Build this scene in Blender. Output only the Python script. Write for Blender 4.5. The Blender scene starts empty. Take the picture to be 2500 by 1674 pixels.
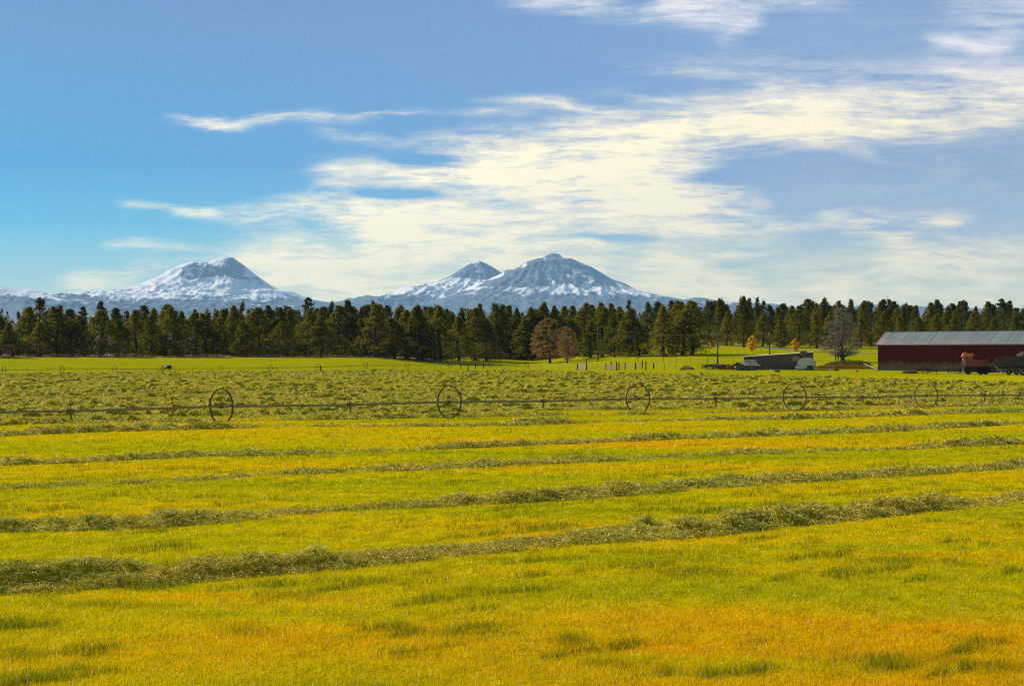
import bpy, math, random
import numpy as np
from mathutils import Vector, Matrix

# ------------------------------------------------------------------ camera, sky, sun
scene = bpy.context.scene
COL = scene.collection
F, CX, HY, CAMZ = 4500.0, 1250.0, 872.0, 2.88      # focal length in photo pixels, centre column, horizon row, eye height
SUN_AZ, SUN_EL = -52.0, 30.5                       # degrees: left of the view, above the horizon
R = math.radians

cam_data = bpy.data.cameras.new('camera')
cam = bpy.data.objects.new('camera', cam_data)
COL.objects.link(cam)
cam.location = (0, 0, CAMZ)
cam.rotation_euler = (R(90) + math.atan(35.0 / F), 0, 0)
cam_data.sensor_width = 36.0
cam_data.lens = F / 2500.0 * 36.0
cam_data.clip_start = 0.5
cam_data.clip_end = 200000.0
scene.camera = cam

scene.view_settings.view_transform = 'Standard'
scene.view_settings.look = 'None'
scene.view_settings.gamma = 1.0
scene.view_settings.use_curve_mapping = False
scene.view_settings.exposure = 0.5
scene.render.engine = 'CYCLES'
cy = scene.cycles
cy.use_denoising = False
cy.filter_width = 1.15
cy.max_bounces = 6
cy.diffuse_bounces = 3
cy.transmission_bounces = 4
cy.transparent_max_bounces = 8
cy.volume_bounces = 0
cy.sample_clamp_indirect = 4.0


class NT:
    """small helper for building node trees"""
    def __init__(self, tree):
        self.t = tree
        self.n = tree.nodes
        self.l = tree.links

    def node(self, kind, **kw):
        n = self.n.new(kind)
        for k, v in kw.items():
            setattr(n, k, v)
        return n

    def put(self, sock, v):
        if isinstance(v, bpy.types.NodeSocket):
            self.l.new(v, sock)
        elif v is not None:
            sock.default_value = v

    def math(self, op, a, b=None, c=None, clamp=False):
        n = self.node('ShaderNodeMath', operation=op, use_clamp=clamp)
        self.put(n.inputs[0], a)
        if b is not None:
            self.put(n.inputs[1], b)
        if c is not None:
            self.put(n.inputs[2], c)
        return n.outputs[0]

    def vec(self, op, a, b=None):
        n = self.node('ShaderNodeVectorMath', operation=op)
        self.put(n.inputs[0], a)
        if b is not None:
            self.put(n.inputs[1], b)
        return n.outputs['Value'] if op in ('DOT_PRODUCT', 'LENGTH', 'DISTANCE') else n.outputs[0]

    def mapr(self, v, a, b, c=0.0, d=1.0, smooth=False):
        n = self.node('ShaderNodeMapRange')
        if smooth:
            n.interpolation_type = 'SMOOTHSTEP'
        self.put(n.inputs[0], v)
        for i, q in enumerate((a, b, c, d)):
            self.put(n.inputs[i + 1], q)
        return n.outputs[0]

    def mix(self, f, a, b, blend='MIX'):
        n = self.node('ShaderNodeMix', data_type='RGBA', blend_type=blend)
        self.put(n.inputs[0], f)
        self.put(n.inputs[6], a if isinstance(a, bpy.types.NodeSocket) else tuple(a) + (1,))
        self.put(n.inputs[7], b if isinstance(b, bpy.types.NodeSocket) else tuple(b) + (1,))
        return n.outputs[2]

    def noise(self, vec, scale, detail=3.0, rough=0.55, dist=0.0, dim='3D'):
        n = self.node('ShaderNodeTexNoise', noise_dimensions=dim)
        if vec is not None:
            self.l.new(vec, n.inputs['Vector'])
        n.inputs['Scale'].default_value = scale
        n.inputs['Detail'].default_value = detail
        n.inputs['Roughness'].default_value = rough
        n.inputs['Distortion'].default_value = dist
        return n.outputs['Fac']

    def mapping(self, vec, loc=(0, 0, 0), rot=(0, 0, 0), scale=(1, 1, 1)):
        n = self.node('ShaderNodeMapping')
        self.l.new(vec, n.inputs[0])
        n.inputs[1].default_value = loc
        n.inputs[2].default_value = rot
        n.inputs[3].default_value = scale
        return n.outputs[0]

    def comb(self, x, y, z):
        n = self.node('ShaderNodeCombineXYZ')
        for i, v in enumerate((x, y, z)):
            self.put(n.inputs[i], v)
        return n.outputs[0]


# --- sky: physical sky, tinted, with a veil of cirrus laid out by direction
world = bpy.data.worlds.new('World')
scene.world = world
world.use_nodes = True
W = NT(world.node_tree)
W.n.clear()
sky = W.node('ShaderNodeTexSky', sky_type='NISHITA')
sky.sun_disc = False
sky.sun_elevation = R(SUN_EL)
sky.sun_rotation = R(SUN_AZ)
sky.altitude = 900
sky.air_density = 1.0
sky.dust_density = 0.6
sky.ozone_density = 1.6
tc = W.node('ShaderNodeTexCoord')
sep = W.node('ShaderNodeSeparateXYZ')
W.l.new(tc.outputs['Generated'], sep.inputs[0])
dy = W.math('MAXIMUM', sep.outputs[1], 0.08)
U = W.math('DIVIDE', sep.outputs[0], dy)            # tangent of the bearing
V = W.math('DIVIDE', sep.outputs[2], dy)            # tangent of the height above the horizon
P = W.comb(U, V, 0.0)
# the air itself is bluer to the left and greyer to the right
left = W.mapr(U, -0.30, 0.26, 0.0, 1.0, True)


def tint_ramp(stops):
    cr = W.node('ShaderNodeValToRGB')
    W.l.new(W.mapr(V, 0.0, 0.2), cr.inputs[0])
    e = cr.color_ramp.elements
    for i, (p, c_) in enumerate(stops):
        k_ = e[i] if i < 2 else e.new(p)
        k_.position = p
        k_.color = tuple(c_) + (1,)
    return cr.outputs[0]


TINT_L = [(0.0, (0.853, 1.161, 1.208)), (1.0, (0.412, 0.609, 0.793)), (0.19, (0.853, 1.161, 1.208)), (0.36, (0.20, 0.80, 1.06)), (0.52, (0.141, 0.586, 0.938)), (0.9, (0.412, 0.609, 0.793))]
TINT_R = [(0.0, (1.5, 1.368, 0.87)), (1.0, (0.786, 0.867, 1.051)), (0.19, (1.5, 1.368, 0.87)), (0.36, (0.817, 0.813, 1.072)), (0.52, (0.676, 0.714, 0.971)), (0.9, (0.786, 0.867, 1.051))]
tint = W.mix(left, tint_ramp(TINT_L), tint_ramp(TINT_R))
SKYCOL = W.mix(1.0, sky.outputs[0], tint, 'MULTIPLY')
# coordinates bent a little so that streaks curl
w1 = W.noise(W.mapping(P, scale=(8, 16, 1)), 1.0, 4.0, 0.55)
w2 = W.noise(W.mapping(P, loc=(7.3, 2.1, 0), scale=(10, 22, 1)), 1.0, 4.0, 0.55)
bx_ = W.math('MULTIPLY', W.math('SUBTRACT', w1, 0.5), 0.050)
by_ = W.math('MULTIPLY', W.math('SUBTRACT', w2, 0.5), 0.014)
PW = W.vec('ADD', P, W.comb(bx_, by_, 0.0))
# strokes: x0, y0, x1, y1 (photo columns and rows at 2342 wide), half width, strength
STROKES = [
    (740, 395, 1150, 408, 18, 0.75), (1000, 410, 1500, 385, 40, 1.0), (1080, 372, 1500, 335, 34, 0.9), (1150, 385, 1680, 300, 42, 0.8),
    (1600, 318, 2342, 262, 34, 0.62), (1680, 262, 2342, 205, 30, 0.55), (1760, 205, 1900, 235, 18, 0.5), (1650, 290, 1900, 270, 22, 0.6),
    (290, 468, 470, 496, 7, 0.50), (430, 486, 640, 500, 12, 0.5), (600, 470, 900, 478, 18, 0.62), (760, 495, 1250, 500, 26, 0.85), (1000, 470, 1560, 450, 40, 0.95),
    (900, 530, 1600, 470, 34, 0.75), (1380, 440, 1700, 462, 26, 0.6), (560, 590, 900, 570, 26, 0.80), (850, 548, 1350, 545, 22, 0.75), (680, 620, 1000, 610, 28, 0.70),
    (540, 650, 1300, 640, 40, 0.95), (700, 600, 1350, 590, 30, 0.7), (1250, 600, 1700, 640, 30, 0.75), (1400, 655, 2342, 668, 34, 0.75), (130, 655, 400, 618, 15, 0.55), (180, 640, 330, 650, 12, 0.4), (250, 563, 450, 572, 8, 0.34),
    (385, 266, 560, 284, 8, 0.55), (420, 268, 520, 280, 5, 0.7), (480, 272, 800, 266, 9, 0.34), (600, 262, 800, 268, 4, 0.32), (780, 262, 950, 254, 2.5, 0.35),
    (1200, -10, 1650, 45, 15, 0.65), (1480, 0, 1700, 40, 28, 0.58), (1640, 90, 1740, 30, 12, 0.5), (1600, 0, 1950, 5, 16, 0.45),
    (2150, 96, 2300, 112, 11, 0.75), (2230, 85, 2360, 55, 20, 0.45), (2150, 25, 2400, 10, 24, 0.30), (2100, 160, 2400, 175, 22, 0.42),
    (1520, 520, 1790, 520, 14, 0.75), (1500, 500, 1620, 515, 9, 0.5), (1850, 498, 2190, 498, 13, 0.75), (1930, 520, 2060, 552, 13, 0.70), (2050, 540, 2180, 500, 10, 0.5),
    (2010, 590, 2342, 572, 26, 0.55), (1600, 585, 1800, 560, 12, 0.45), (1480, 575, 1640, 590, 12, 0.6),
    (1100, 228, 1350, 250, 7, 0.28), (1200, 240, 1750, 280, 10, 0.30), (1400, 215, 1700, 235, 7, 0.28), (900, 250, 1200, 262, 6, 0.2),
    (740, 308, 960, 328, 8, 0.26), (950, 315, 1200, 345, 10, 0.34), (1250, 300, 1500, 318, 10, 0.34), (700, 385, 800, 398, 5, 0.35), (700, 420, 790, 426, 4, 0.25),
    (820, 447, 1110, 450, 7, -1.0), (1200, 545, 1500, 541, 7, -0.8), (850, 585, 980, 590, 9, -0.7), (1560, 415, 1900, 365, 14, -0.6), (1750, 450, 2342, 405, 34, -0.6),
    (1600, 600, 1730, 596, 11, -0.7), (1240, 452, 1420, 448, 9, -0.35), (1180, 322, 1480, 324, 6, -0.6), (900, 365, 1120, 366, 6, -0.6), (1700, 245, 1760, 280, 8, -0.4), (1950, 520, 2342, 515, 8, -0.3), (2000, 350, 2342, 325, 10, -0.4),
    (1700, 285, 2342, 225, 30, 0.32), (2050, 620, 2342, 590, 30, 0.45), (1350, 640, 2342, 655, 30, 0.45), (600, 610, 1200, 600, 36, 0.4),
    (1780, 400, 2342, 345, 26, 0.24), (1480, 150, 2000, 185, 14, 0.30), (1700, 130, 2100, 160, 10, 0.25), (1600, 480, 2342, 440, 30, 0.26), (1900, 430, 2342, 400, 14, 0.3),
]
acc = None
for (x0, y0, x1, y1, hw, s) in STROKES:
    k = 1.0675 / F
    ax, ay, bx, by = (x0 - 1171) * k, (817 - y0) * k, (x1 - 1171) * k, (817 - y1) * k
    c = ((ax + bx) / 2, (ay + by) / 2, 0)
    dx, dyy = bx - ax, by - ay
    L = math.hypot(dx, dyy)
    half = L / 2 * 1.05
    wv = hw * k * 1.5
    q = W.vec('SUBTRACT', PW, c)
    a = W.vec('DOT_PRODUCT', q, (dx / L / half, dyy / L / half, 0))
    b = W.vec('DOT_PRODUCT', q, (-dyy / L / wv, dx / L / wv, 0))
    aa = W.math('MULTIPLY', a, a)
    a4 = W.math('MULTIPLY', aa, aa)
    e = W.math('MULTIPLY_ADD', b, b, a4)
    m = W.math('MULTIPLY', W.math('EXPONENT', W.math('MULTIPLY', e, -0.9)), s)
    acc = m if acc is None else W.math('ADD', acc, m)
# streaky texture running along the cloud
s1 = W.noise(W.mapping(PW, rot=(0, 0, R(-12)), scale=(12, 92, 1)), 1.0, 8.0, 0.70, 0.3)
s2 = W.noise(W.mapping(PW, rot=(0, 0, R(-17)), scale=(28, 220, 1)), 1.0, 6.0, 0.70, 0.3)
s3 = W.noise(W.mapping(P, scale=(20, 34, 1)), 1.0, 7.0, 0.62)
tex = W.math('ADD', W.math('MULTIPLY', s1, 0.5), W.math('ADD', W.math('MULTIPLY', s2, 0.25), W.math('MULTIPLY', s3, 0.25)))
acc = W.math('MULTIPLY', W.math('MAXIMUM', acc, 0.0), W.mapr(W.math('ADD', W.math('MULTIPLY', s3, 0.5), W.math('MULTIPLY', s2, 0.5)), 0.40, 0.60, 0.35, 1.35))
accs = W.math('MULTIPLY', W.math('SUBTRACT', 1.0, W.math('EXPONENT', W.math('MULTIPLY', acc, -1.3))), 1.14)
ragged = W.math('MULTIPLY', W.math('SUBTRACT', tex, 0.5), W.math('MULTIPLY_ADD', accs, 4.4, 0.5))
dens = W.mapr(W.math('ADD', accs, ragged), 0.03, 1.06, 0.0, 1.0, False)
dens = W.math('POWER', dens, 1.1)
# thin general veil on the right hand side
veil = W.math('MULTIPLY', W.mapr(U, 0.0, 0.28, 0.0, 0.15, True), W.mapr(tex, 0.40, 0.60, 0.2, 1.4))
dens = W.math('ADD', dens, W.math('MULTIPLY', veil, W.math('SUBTRACT', 1.0, dens)), clamp=True)
front = W.mapr(sep.outputs[1], 0.1, 0.35, 0.0, 1.0, True)
back_n = W.mapr(W.noise(W.mapping(tc.outputs['Generated'], scale=(2, 2, 7)), 1.0, 5.0, 0.6), 0.48, 0.75, 0.0, 0.7)
dens_all = W.math('ADD', W.math('MULTIPLY', dens, front), W.math('MULTIPLY', back_n, W.math('SUBTRACT', 1.0, front)))
cl_mid = W.mix(left, (17.0, 14.8, 9.4), (13.2, 11.2, 7.4))
cl_low = W.mix(left, (21.0, 17.6, 9.0), (17.0, 13.8, 6.8))
CL = W.mix(W.mapr(V, 0.03, 0.09, 0.0, 1.0, True), cl_low, cl_mid)
CL = W.mix(W.mapr(V, 0.125, 0.175, 0.0, 1.0, True), CL, (9.6, 9.1, 9.2))
FINAL = W.mix(dens_all, SKYCOL, CL)
bg = W.node('ShaderNodeBackground')
W.put(bg.inputs[0], FINAL)
bg.inputs[1].default_value = 0.071
wo = W.node('ShaderNodeOutputWorld')
W.l.new(bg.outputs[0], wo.inputs[0])
world.cycles.sampling_method = 'MANUAL'
world.cycles.sample_map_resolution = 1024

sun_data = bpy.data.lights.new('sun', 'SUN')
sun_data.energy = 5.0
sun_data.angle = R(0.53)
sun_data.color = (1.0, 0.93, 0.80)
sun = bpy.data.objects.new('sun', sun_data)
COL.objects.link(sun)
sd = Vector((math.sin(R(SUN_AZ)) * math.cos(R(SUN_EL)), math.cos(R(SUN_AZ)) * math.cos(R(SUN_EL)), math.sin(R(SUN_EL))))
sun.rotation_euler = (-sd).to_track_quat('-Z', 'Y').to_euler()
sun.location = (-40, 40, 60)

rng = np.random.default_rng(11)
random.seed(5)


# ------------------------------------------------------------------ numeric helpers
def ss(a, b, v):
    t = np.clip((np.asarray(v, float) - a) / (b - a), 0, 1)
    return t * t * (3 - 2 * t)


def _h(ix, iy, seed):
    n = (ix.astype(np.int64) * 374761393 + iy.astype(np.int64) * 668265263 + seed * 974634777) & 0xFFFFFFFF
    n = ((n ^ (n >> 13)) * 1274126177) & 0xFFFFFFFF
    n = (n ^ (n >> 16)) & 0xFFFFFFFF
    return n / 4294967295.0


def vnoise(x, y, seed=0):
    x = np.asarray(x, float)
    y = np.asarray(y, float)
    ix = np.floor(x)
    iy = np.floor(y)
    fx = x - ix
    fy = y - iy
    fx = fx * fx * (3 - 2 * fx)
    fy = fy * fy * (3 - 2 * fy)
    a = _h(ix, iy, seed)
    b = _h(ix + 1, iy, seed)
    c = _h(ix, iy + 1, seed)
    d = _h(ix + 1, iy + 1, seed)
    return (a * (1 - fx) + b * fx) * (1 - fy) + (c * (1 - fx) + d * fx) * fy


def fbm(x, y, octv=4, seed=0, gain=0.5, lac=2.03):
    s, a, t = 0.0, 1.0, 0.0
    for i in range(octv):
        s = s + a * vnoise(x * lac ** i + 17.3 * i, y * lac ** i - 9.1 * i, seed + i)
        t += a
        a *= gain
    return s / t


def ridged(x, y, octv=4, seed=0, gain=0.5):
    s, a, t = 0.0, 1.0, 0.0
    for i in range(octv):
        n = 1 - np.abs(2 * vnoise(x * 2.07 ** i + 5.3 * i, y * 2.07 ** i + 3.1 * i, seed + i) - 1)
        s = s + a * n * n
        t += a
        a *= gain
    return s / t


RPX = [-1500, 0, 900, 1150, 1300, 1500, 1700, 2100, 2500, 4000]
RV = [3.2, 3.2, 3.1, 2.9, 2.9, 5.5, 8.6, 9.0, 7.5, 7.0]
SV = [430, 430, 430, 445, 440, 360, 318, 312, 312, 312]
EV = [525, 525, 525, 590, 620, 620, 690, 705, 705, 705]


def H(x, y):
    x = np.asarray(x, float)
    y = np.asarray(y, float)
    px = CX + F * x / np.maximum(y, 60.0)
    r = np.interp(px, RPX, RV)
    s = np.interp(px, RPX, SV)
    e = np.interp(px, RPX, EV)
    t = np.clip((y - s) / (e - s), 0, 1)
    t = t * t * (3 - 2 * t)
    z = -0.5 * ss(85, 150, y) + (r + 0.5) * t
    z = z + 0.10 * (vnoise(x / 14.0, y / 14.0, 3) - 0.5) * ss(8, 20, y) * (1 - ss(150, 300, y))
    z = z + 0.5 * (vnoise(x / 60.0, y / 60.0, 4) - 0.5) * ss(330, 520, y)
    z = z + 0.0012 * np.maximum(y - 700, 0)
    return z


def on_ground(px, py):
    """world point where the line of sight through a photo pixel meets the ground"""
    d = np.concatenate([np.arange(12, 200, 0.1), np.arange(200, 1400, 0.5)])
    x = (px - CX) / F * d
    z = CAMZ + (HY - py) / F * d
    below = np.nonzero(z <= H(x, d))[0]
    i = below[0] if len(below) else len(d) - 1
    return Vector((float(x[i]), float(d[i]), float(H(x[i], d[i]))))


def yard(px, py, d=352.0):
    """ground point in front of the barn wall"""
    p = on_ground(px, py)
    return at(px, d) if px > 2150 and p.y > d else p


def at(px, d, dz=0.0):
    x = (px - CX) / F * d
    return Vector((x, d, float(H(x, d)) + dz))


# ------------------------------------------------------------------ object helpers
def tag(o, label=None, cat=None, group=None, kind=None):
    if label:
        o['label'] = label
    if cat:
        o['category'] = cat
    if group:
        o['group'] = group
    if kind:
        o['kind'] = kind
    return o


def empty(name, loc, rz=0.0, label=None, cat=None, group=None):
    o = bpy.data.objects.new(name, None)
    COL.objects.link(o)
    o.location = loc
    o.rotation_euler = (0, 0, rz)
    o.empty_display_size = 0.3
    return tag(o, label, cat, group)


def link(name, me, mat=None, parent=None):
    o = bpy.data.objects.new(name, me)
    COL.objects.link(o)
    if mat is not None and not me.materials:
        me.materials.append(mat)
    if parent is not None:
        o.parent = parent
    return o


def np_mesh(name, verts, faces, attrs=None, smooth=False, cattrs=None):
    """faces: (n,3) or (n,4) integer array"""
    verts = np.asarray(verts, np.float32)
    faces = np.asarray(faces, np.int32)
    me = bpy.data.meshes.new(name)
    k = faces.shape[1]
    me.vertices.add(len(verts))
    me.vertices.foreach_set('co', verts.ravel())
    me.loops.add(faces.size)
    me.loops.foreach_set('vertex_index', faces.ravel())
    me.polygons.add(len(faces))
    me.polygons.foreach_set('loop_start', np.arange(0, faces.size, k, dtype=np.int32))
    me.polygons.foreach_set('loop_total', np.full(len(faces), k, np.int32))
    if smooth:
        me.polygons.foreach_set('use_smooth', np.ones(len(faces), bool))
    me.update(calc_edges=True)
    for nm, val in (attrs or {}).items():
        a = me.attributes.new(nm, 'FLOAT', 'POINT')
        a.data.foreach_set('value', np.asarray(val, np.float32))
    return me


def grid_faces(nu, nv):
    i = np.arange(nu - 1)[:, None] * nv + np.arange(nv - 1)[None, :]
    i = i.ravel()
    return np.stack([i, i + 1, i + nv + 1, i + nv], 1)


class MB:
    """gathers boxes, tubes and prisms into one mesh"""
    def __init__(self):
        self.v, self.f = [], []

    def add(self, vs, fs):
        b = len(self.v)
        self.v += [tuple(p) for p in vs]
        self.f += [tuple(i + b for i in f) for f in fs]
        return self

    def box(self, x0, x1, y0, y1, z0, z1):
        vs = [(x0, y0, z0), (x1, y0, z0), (x1, y1, z0), (x0, y1, z0), (x0, y0, z1), (x1, y0, z1), (x1, y1, z1), (x0, y1, z1)]
        return self.add(vs, [(0, 3, 2, 1), (4, 5, 6, 7), (0, 1, 5, 4), (1, 2, 6, 5), (2, 3, 7, 6), (3, 0, 4, 7)])

    def bar(self, a, b, w, h=None, up=(0, 0, 1)):
        h = w if h is None else h
        a, b = Vector(a), Vector(b)
        d = (b - a).normalized()
        u = Vector(up)
        s = d.cross(u)
        if s.length < 1e-4:
            s = d.cross(Vector((1, 0, 0)))
        s.normalize()
        t = s.cross(d)
        vs = [p + s * (i * w / 2) + t * (j * h / 2) for p in (a, b) for i, j in ((-1, -1), (1, -1), (1, 1), (-1, 1))]
        return self.add(vs, [(3, 2, 1, 0), (4, 5, 6, 7), (0, 1, 5, 4), (1, 2, 6, 5), (2, 3, 7, 6), (3, 0, 4, 7)])

    def tube(self, pts, rad, n=8, cap=True):
        pts = [Vector(p) for p in pts]
        if not isinstance(rad, (list, tuple)):
            rad = [rad] * len(pts)
        vs, fs = [], []
        for i, p in enumerate(pts):
            d = (pts[min(i + 1, len(pts) - 1)] - pts[max(i - 1, 0)]).normalized()
            s = d.cross(Vector((0, 0, 1)))
            if s.length < 1e-3:
                s = d.cross(Vector((1, 0, 0)))
            s.normalize()
            t = s.cross(d)
            for k in range(n):
                a = 2 * math.pi * k / n
                vs.append(p + (s * math.cos(a) + t * math.sin(a)) * rad[i])
        for i in range(len(pts) - 1):
            for k in range(n):
                fs.append((i * n + k, i * n + (k + 1) % n, (i + 1) * n + (k + 1) % n, (i + 1) * n + k))
        if cap:
            fs.append(tuple(range(n - 1, -1, -1)))
            fs.append(tuple(range((len(pts) - 1) * n, len(pts) * n)))
        return self.add(vs, fs)

    def prism(self, poly, y0, y1):
        """polygon in x,z pulled along y"""
        n = len(poly)
        vs = [(x, y0, z) for x, z in poly] + [(x, y1, z) for x, z in poly]
        fs = [tuple(range(n - 1, -1, -1)), tuple(range(n, 2 * n))]
        fs += [(i, (i + 1) % n, n + (i + 1) % n, n + i) for i in range(n)]
        return self.add(vs, fs)

    def ring(self, r0, r1, w, n=40, axis='x', c=(0, 0, 0)):
        """flat hoop: radii r0..r1, width w along the axis"""
        vs, fs = [], []
        for k in range(n):
            a = 2 * math.pi * k / n
            for rr, ww in ((r0, -w / 2), (r1, -w / 2), (r1, w / 2), (r0, w / 2)):
                p = (ww, rr * math.cos(a), rr * math.sin(a)) if axis == 'x' else (rr * math.cos(a), ww, rr * math.sin(a))
                vs.append((p[0] + c[0], p[1] + c[1], p[2] + c[2]))
        for k in range(n):
            j = (k + 1) % n
            for q in range(4):
                fs.append((k * 4 + q, k * 4 + (q + 1) % 4, j * 4 + (q + 1) % 4, j * 4 + q))
        return self.add(vs, fs)

    def mesh(self, name, smooth=False, bevel=0.0):
        me = bpy.data.meshes.new(name)
        me.from_pydata(self.v, [], self.f)
        me.update()
        import bmesh
        bm = bmesh.new()
        bm.from_mesh(me)
        bmesh.ops.recalc_face_normals(bm, faces=bm.faces)
        if bevel > 0:
            bmesh.ops.bevel(bm, geom=bm.edges[:], offset=bevel, segments=2, affect='EDGES', clamp_overlap=True)
        bm.to_mesh(me)
        bm.free()
        if smooth:
            for p in me.polygons:
                p.use_smooth = True
        return me

    def build(self, name, mat, parent=None, smooth=False, bevel=0.0):
        return link(name, self.mesh(name, smooth, bevel), mat, parent)


# ------------------------------------------------------------------ materials
def new_mat(name):
    m = bpy.data.materials.new(name)
    m.use_nodes = True
    t = NT(m.node_tree)
    b = t.n['Principled BSDF']
    b.inputs['Specular IOR Level'].default_value = 0.2
    return m, t, b


def simple(name, col, rough=0.8, var=0.35, scale=2.0, metal=0.0, col2=None, bump=0.0, spec=0.2):
    m, t, b = new_mat(name)
    geo = t.node('ShaderNodeTexCoord')
    n = t.noise(geo.outputs['Object'], scale, 5.0, 0.65)
    n = t.mapr(n, 0.3, 0.7)
    c2 = col2 or tuple(c * (1 - var) for c in col)
    t.put(b.inputs['Base Color'], t.mix(n, col, c2))
    b.inputs['Roughness'].default_value = rough
    b.inputs['Metallic'].default_value = metal
    b.inputs['Specular IOR Level'].default_value = spec
    if bump:
        bn = t.node('ShaderNodeBump')
        bn.inputs['Strength'].default_value = bump
        t.put(bn.inputs['Height'], t.noise(geo.outputs['Object'], scale * 6, 4.0))
        t.l.new(bn.outputs[0], b.inputs['Normal'])
    return m


ROW_ANG = R(46.5)     # direction of the mown rows, measured from the x axis
GREEN, LIME, YELLOW, OCHRE = (0.23, 0.28, 0.001), (0.42, 0.40, 0.001), (0.62, 0.47, 0.001), (0.77, 0.41, 0.001)


def grass_nodes(t):
    """colour of the sward by place: green, lime, yellow and ochre patches drawn out along the rows"""
    g = t.node('ShaderNodeNewGeometry')
    pos = g.outputs['Position']
    big = t.noise(t.mapping(pos, rot=(0, 0, -ROW_ANG), scale=(0.045, 0.16, 0.0)), 1.0, 3.0, 0.55)
    mid = t.noise(t.mapping(pos, loc=(3, 9, 0), rot=(0, 0, -ROW_ANG), scale=(0.25, 0.75, 0.0)), 1.0, 4.0, 0.6)
    fine = t.noise(t.mapping(pos, scale=(3.0, 3.0, 0.0)), 1.0, 4.0, 0.6)
    sp = t.node('ShaderNodeSeparateXYZ')
    t.l.new(pos, sp.inputs[0])

    def spot(x, y, rx, ry, s):
        a = t.math('MULTIPLY', t.math('SUBTRACT', sp.outputs[0], x), 1 / rx)
        b = t.math('MULTIPLY', t.math('SUBTRACT', sp.outputs[1], y), 1 / ry)
        e = t.math('ADD', t.math('MULTIPLY', a, a), t.math('MULTIPLY', b, b))
        return t.math('MULTIPLY', t.math('EXPONENT', t.math('MULTIPLY', e, -1.0)), s)
    v = t.math('ADD', t.math('MULTIPLY', big, 0.50), t.math('ADD', t.math('MULTIPLY', mid, 0.34), t.math('MULTIPLY', fine, 0.16)))
    for s in ((0.5, 19.0, 14.0, 7.0, 0.045), (1.6, 18.6, 5.8, 2.4, 0.075), (-3.2, 17.6, 1.6, 0.8, 0.05), (-3.8, 22.0, 3.0, 1.0, 0.08), (-1.2, 16.4, 1.2, 0.9, -0.09), (-4.4, 17.0, 1.6, 1.2, -0.04),
              (2.6, 23.2, 3.0, 1.2, -0.09), (-12, 74, 20, 7, 0.07), (3, 62, 14, 5, 0.08), (14, 44, 7, 5, 0.05), (-3.5, 56, 9, 3, -0.05)):
        v = t.math('ADD', v, spot(*s))
    cr = t.node('ShaderNodeValToRGB')
    t.l.new(v, cr.inputs[0])
    e = cr.color_ramp.elements
    e[0].position, e[0].color = 0.34, GREEN + (1,)
    e[1].position, e[1].color = 0.66, OCHRE + (1,)
    k = e.new(0.44)
    k.color = LIME + (1,)
    k = e.new(0.54)
    k.color = YELLOW + (1,)
    return cr.outputs[0], sp, pos


def add_translucent(t, b, col, fac):
    tr = t.node('ShaderNodeBsdfTranslucent')
    t.put(tr.inputs[0], col)
    mx = t.node('ShaderNodeMixShader')
    mx.inputs[0].default_value = fac
    t.l.new(b.outputs[0], mx.inputs[1])
    t.l.new(tr.outputs[0], mx.inputs[2])
    t.l.new(mx.outputs[0], t.n['Material Output'].inputs[0])


# ground sheet
m_ground, t, b = new_mat('ground')
gc, sp, pos = grass_nodes(t)
fo = t.node('ShaderNodeAttribute', attribute_name='forest')
far_ = t.node('ShaderNodeAttribute', attribute_name='far')
dn = t.noise(t.mapping(pos, scale=(0.25, 0.25, 0.0)), 1.0, 5.0, 0.65)
floor_c = t.mix(t.mapr(dn, 0.40, 0.62), (0.10, 0.055, 0.02), (0.62, 0.36, 0.14))
clump = t.noise(t.mapping(pos, scale=(2.6, 1.2, 0.0)), 1.0, 5.0, 0.65)
gc = t.mix(0.18, gc, (0.10, 0.13, 0.002))
pst = t.mapr(sp.outputs[1], 290.0, 350.0, 0.0, 0.50, True)
gc = t.mix(pst, gc, (0.19, 0.25, 0.002))
gc = t.mix(t.mapr(clump, 0.45, 0.66, 0.0, 0.75), gc, t.mix(0.75, gc, (0.06, 0.075, 0.002)))
litter = t.noise(t.mapping(pos, loc=(5, 1, 0), rot=(0, 0, -ROW_ANG), scale=(0.7, 1.6, 0.0)), 1.0, 5.0, 0.7)
hzn = t.node('ShaderNodeAttribute', attribute_name='hayzone').outputs['Fac']
gc = t.mix(t.math('MULTIPLY', hzn, t.mapr(litter, 0.36, 0.56, 0.25, 0.95)), gc, t.mix(t.mapr(clump, 0.4, 0.6), (0.19, 0.18, 0.010), (0.06, 0.07, 0.005)))
c = t.mix(fo.outputs['Fac'], gc, floor_c)
c = t.mix(far_.outputs['Fac'], c, (0.05, 0.07, 0.03))
t.put(b.inputs['Base Color'], c)
b.inputs['Roughness'].default_value = 1.0
b.inputs['Specular IOR Level'].default_value = 0.0
bn = t.node('ShaderNodeBump')
bn.inputs['Strength'].default_value = 0.6
bn.inputs['Distance'].default_value = 0.25
t.put(bn.inputs['Height'], t.noise(t.mapping(pos, scale=(2.2, 2.2, 0.0)), 1.0, 6.0, 0.7))
t.l.new(bn.outputs[0], b.inputs['Normal'])

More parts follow.
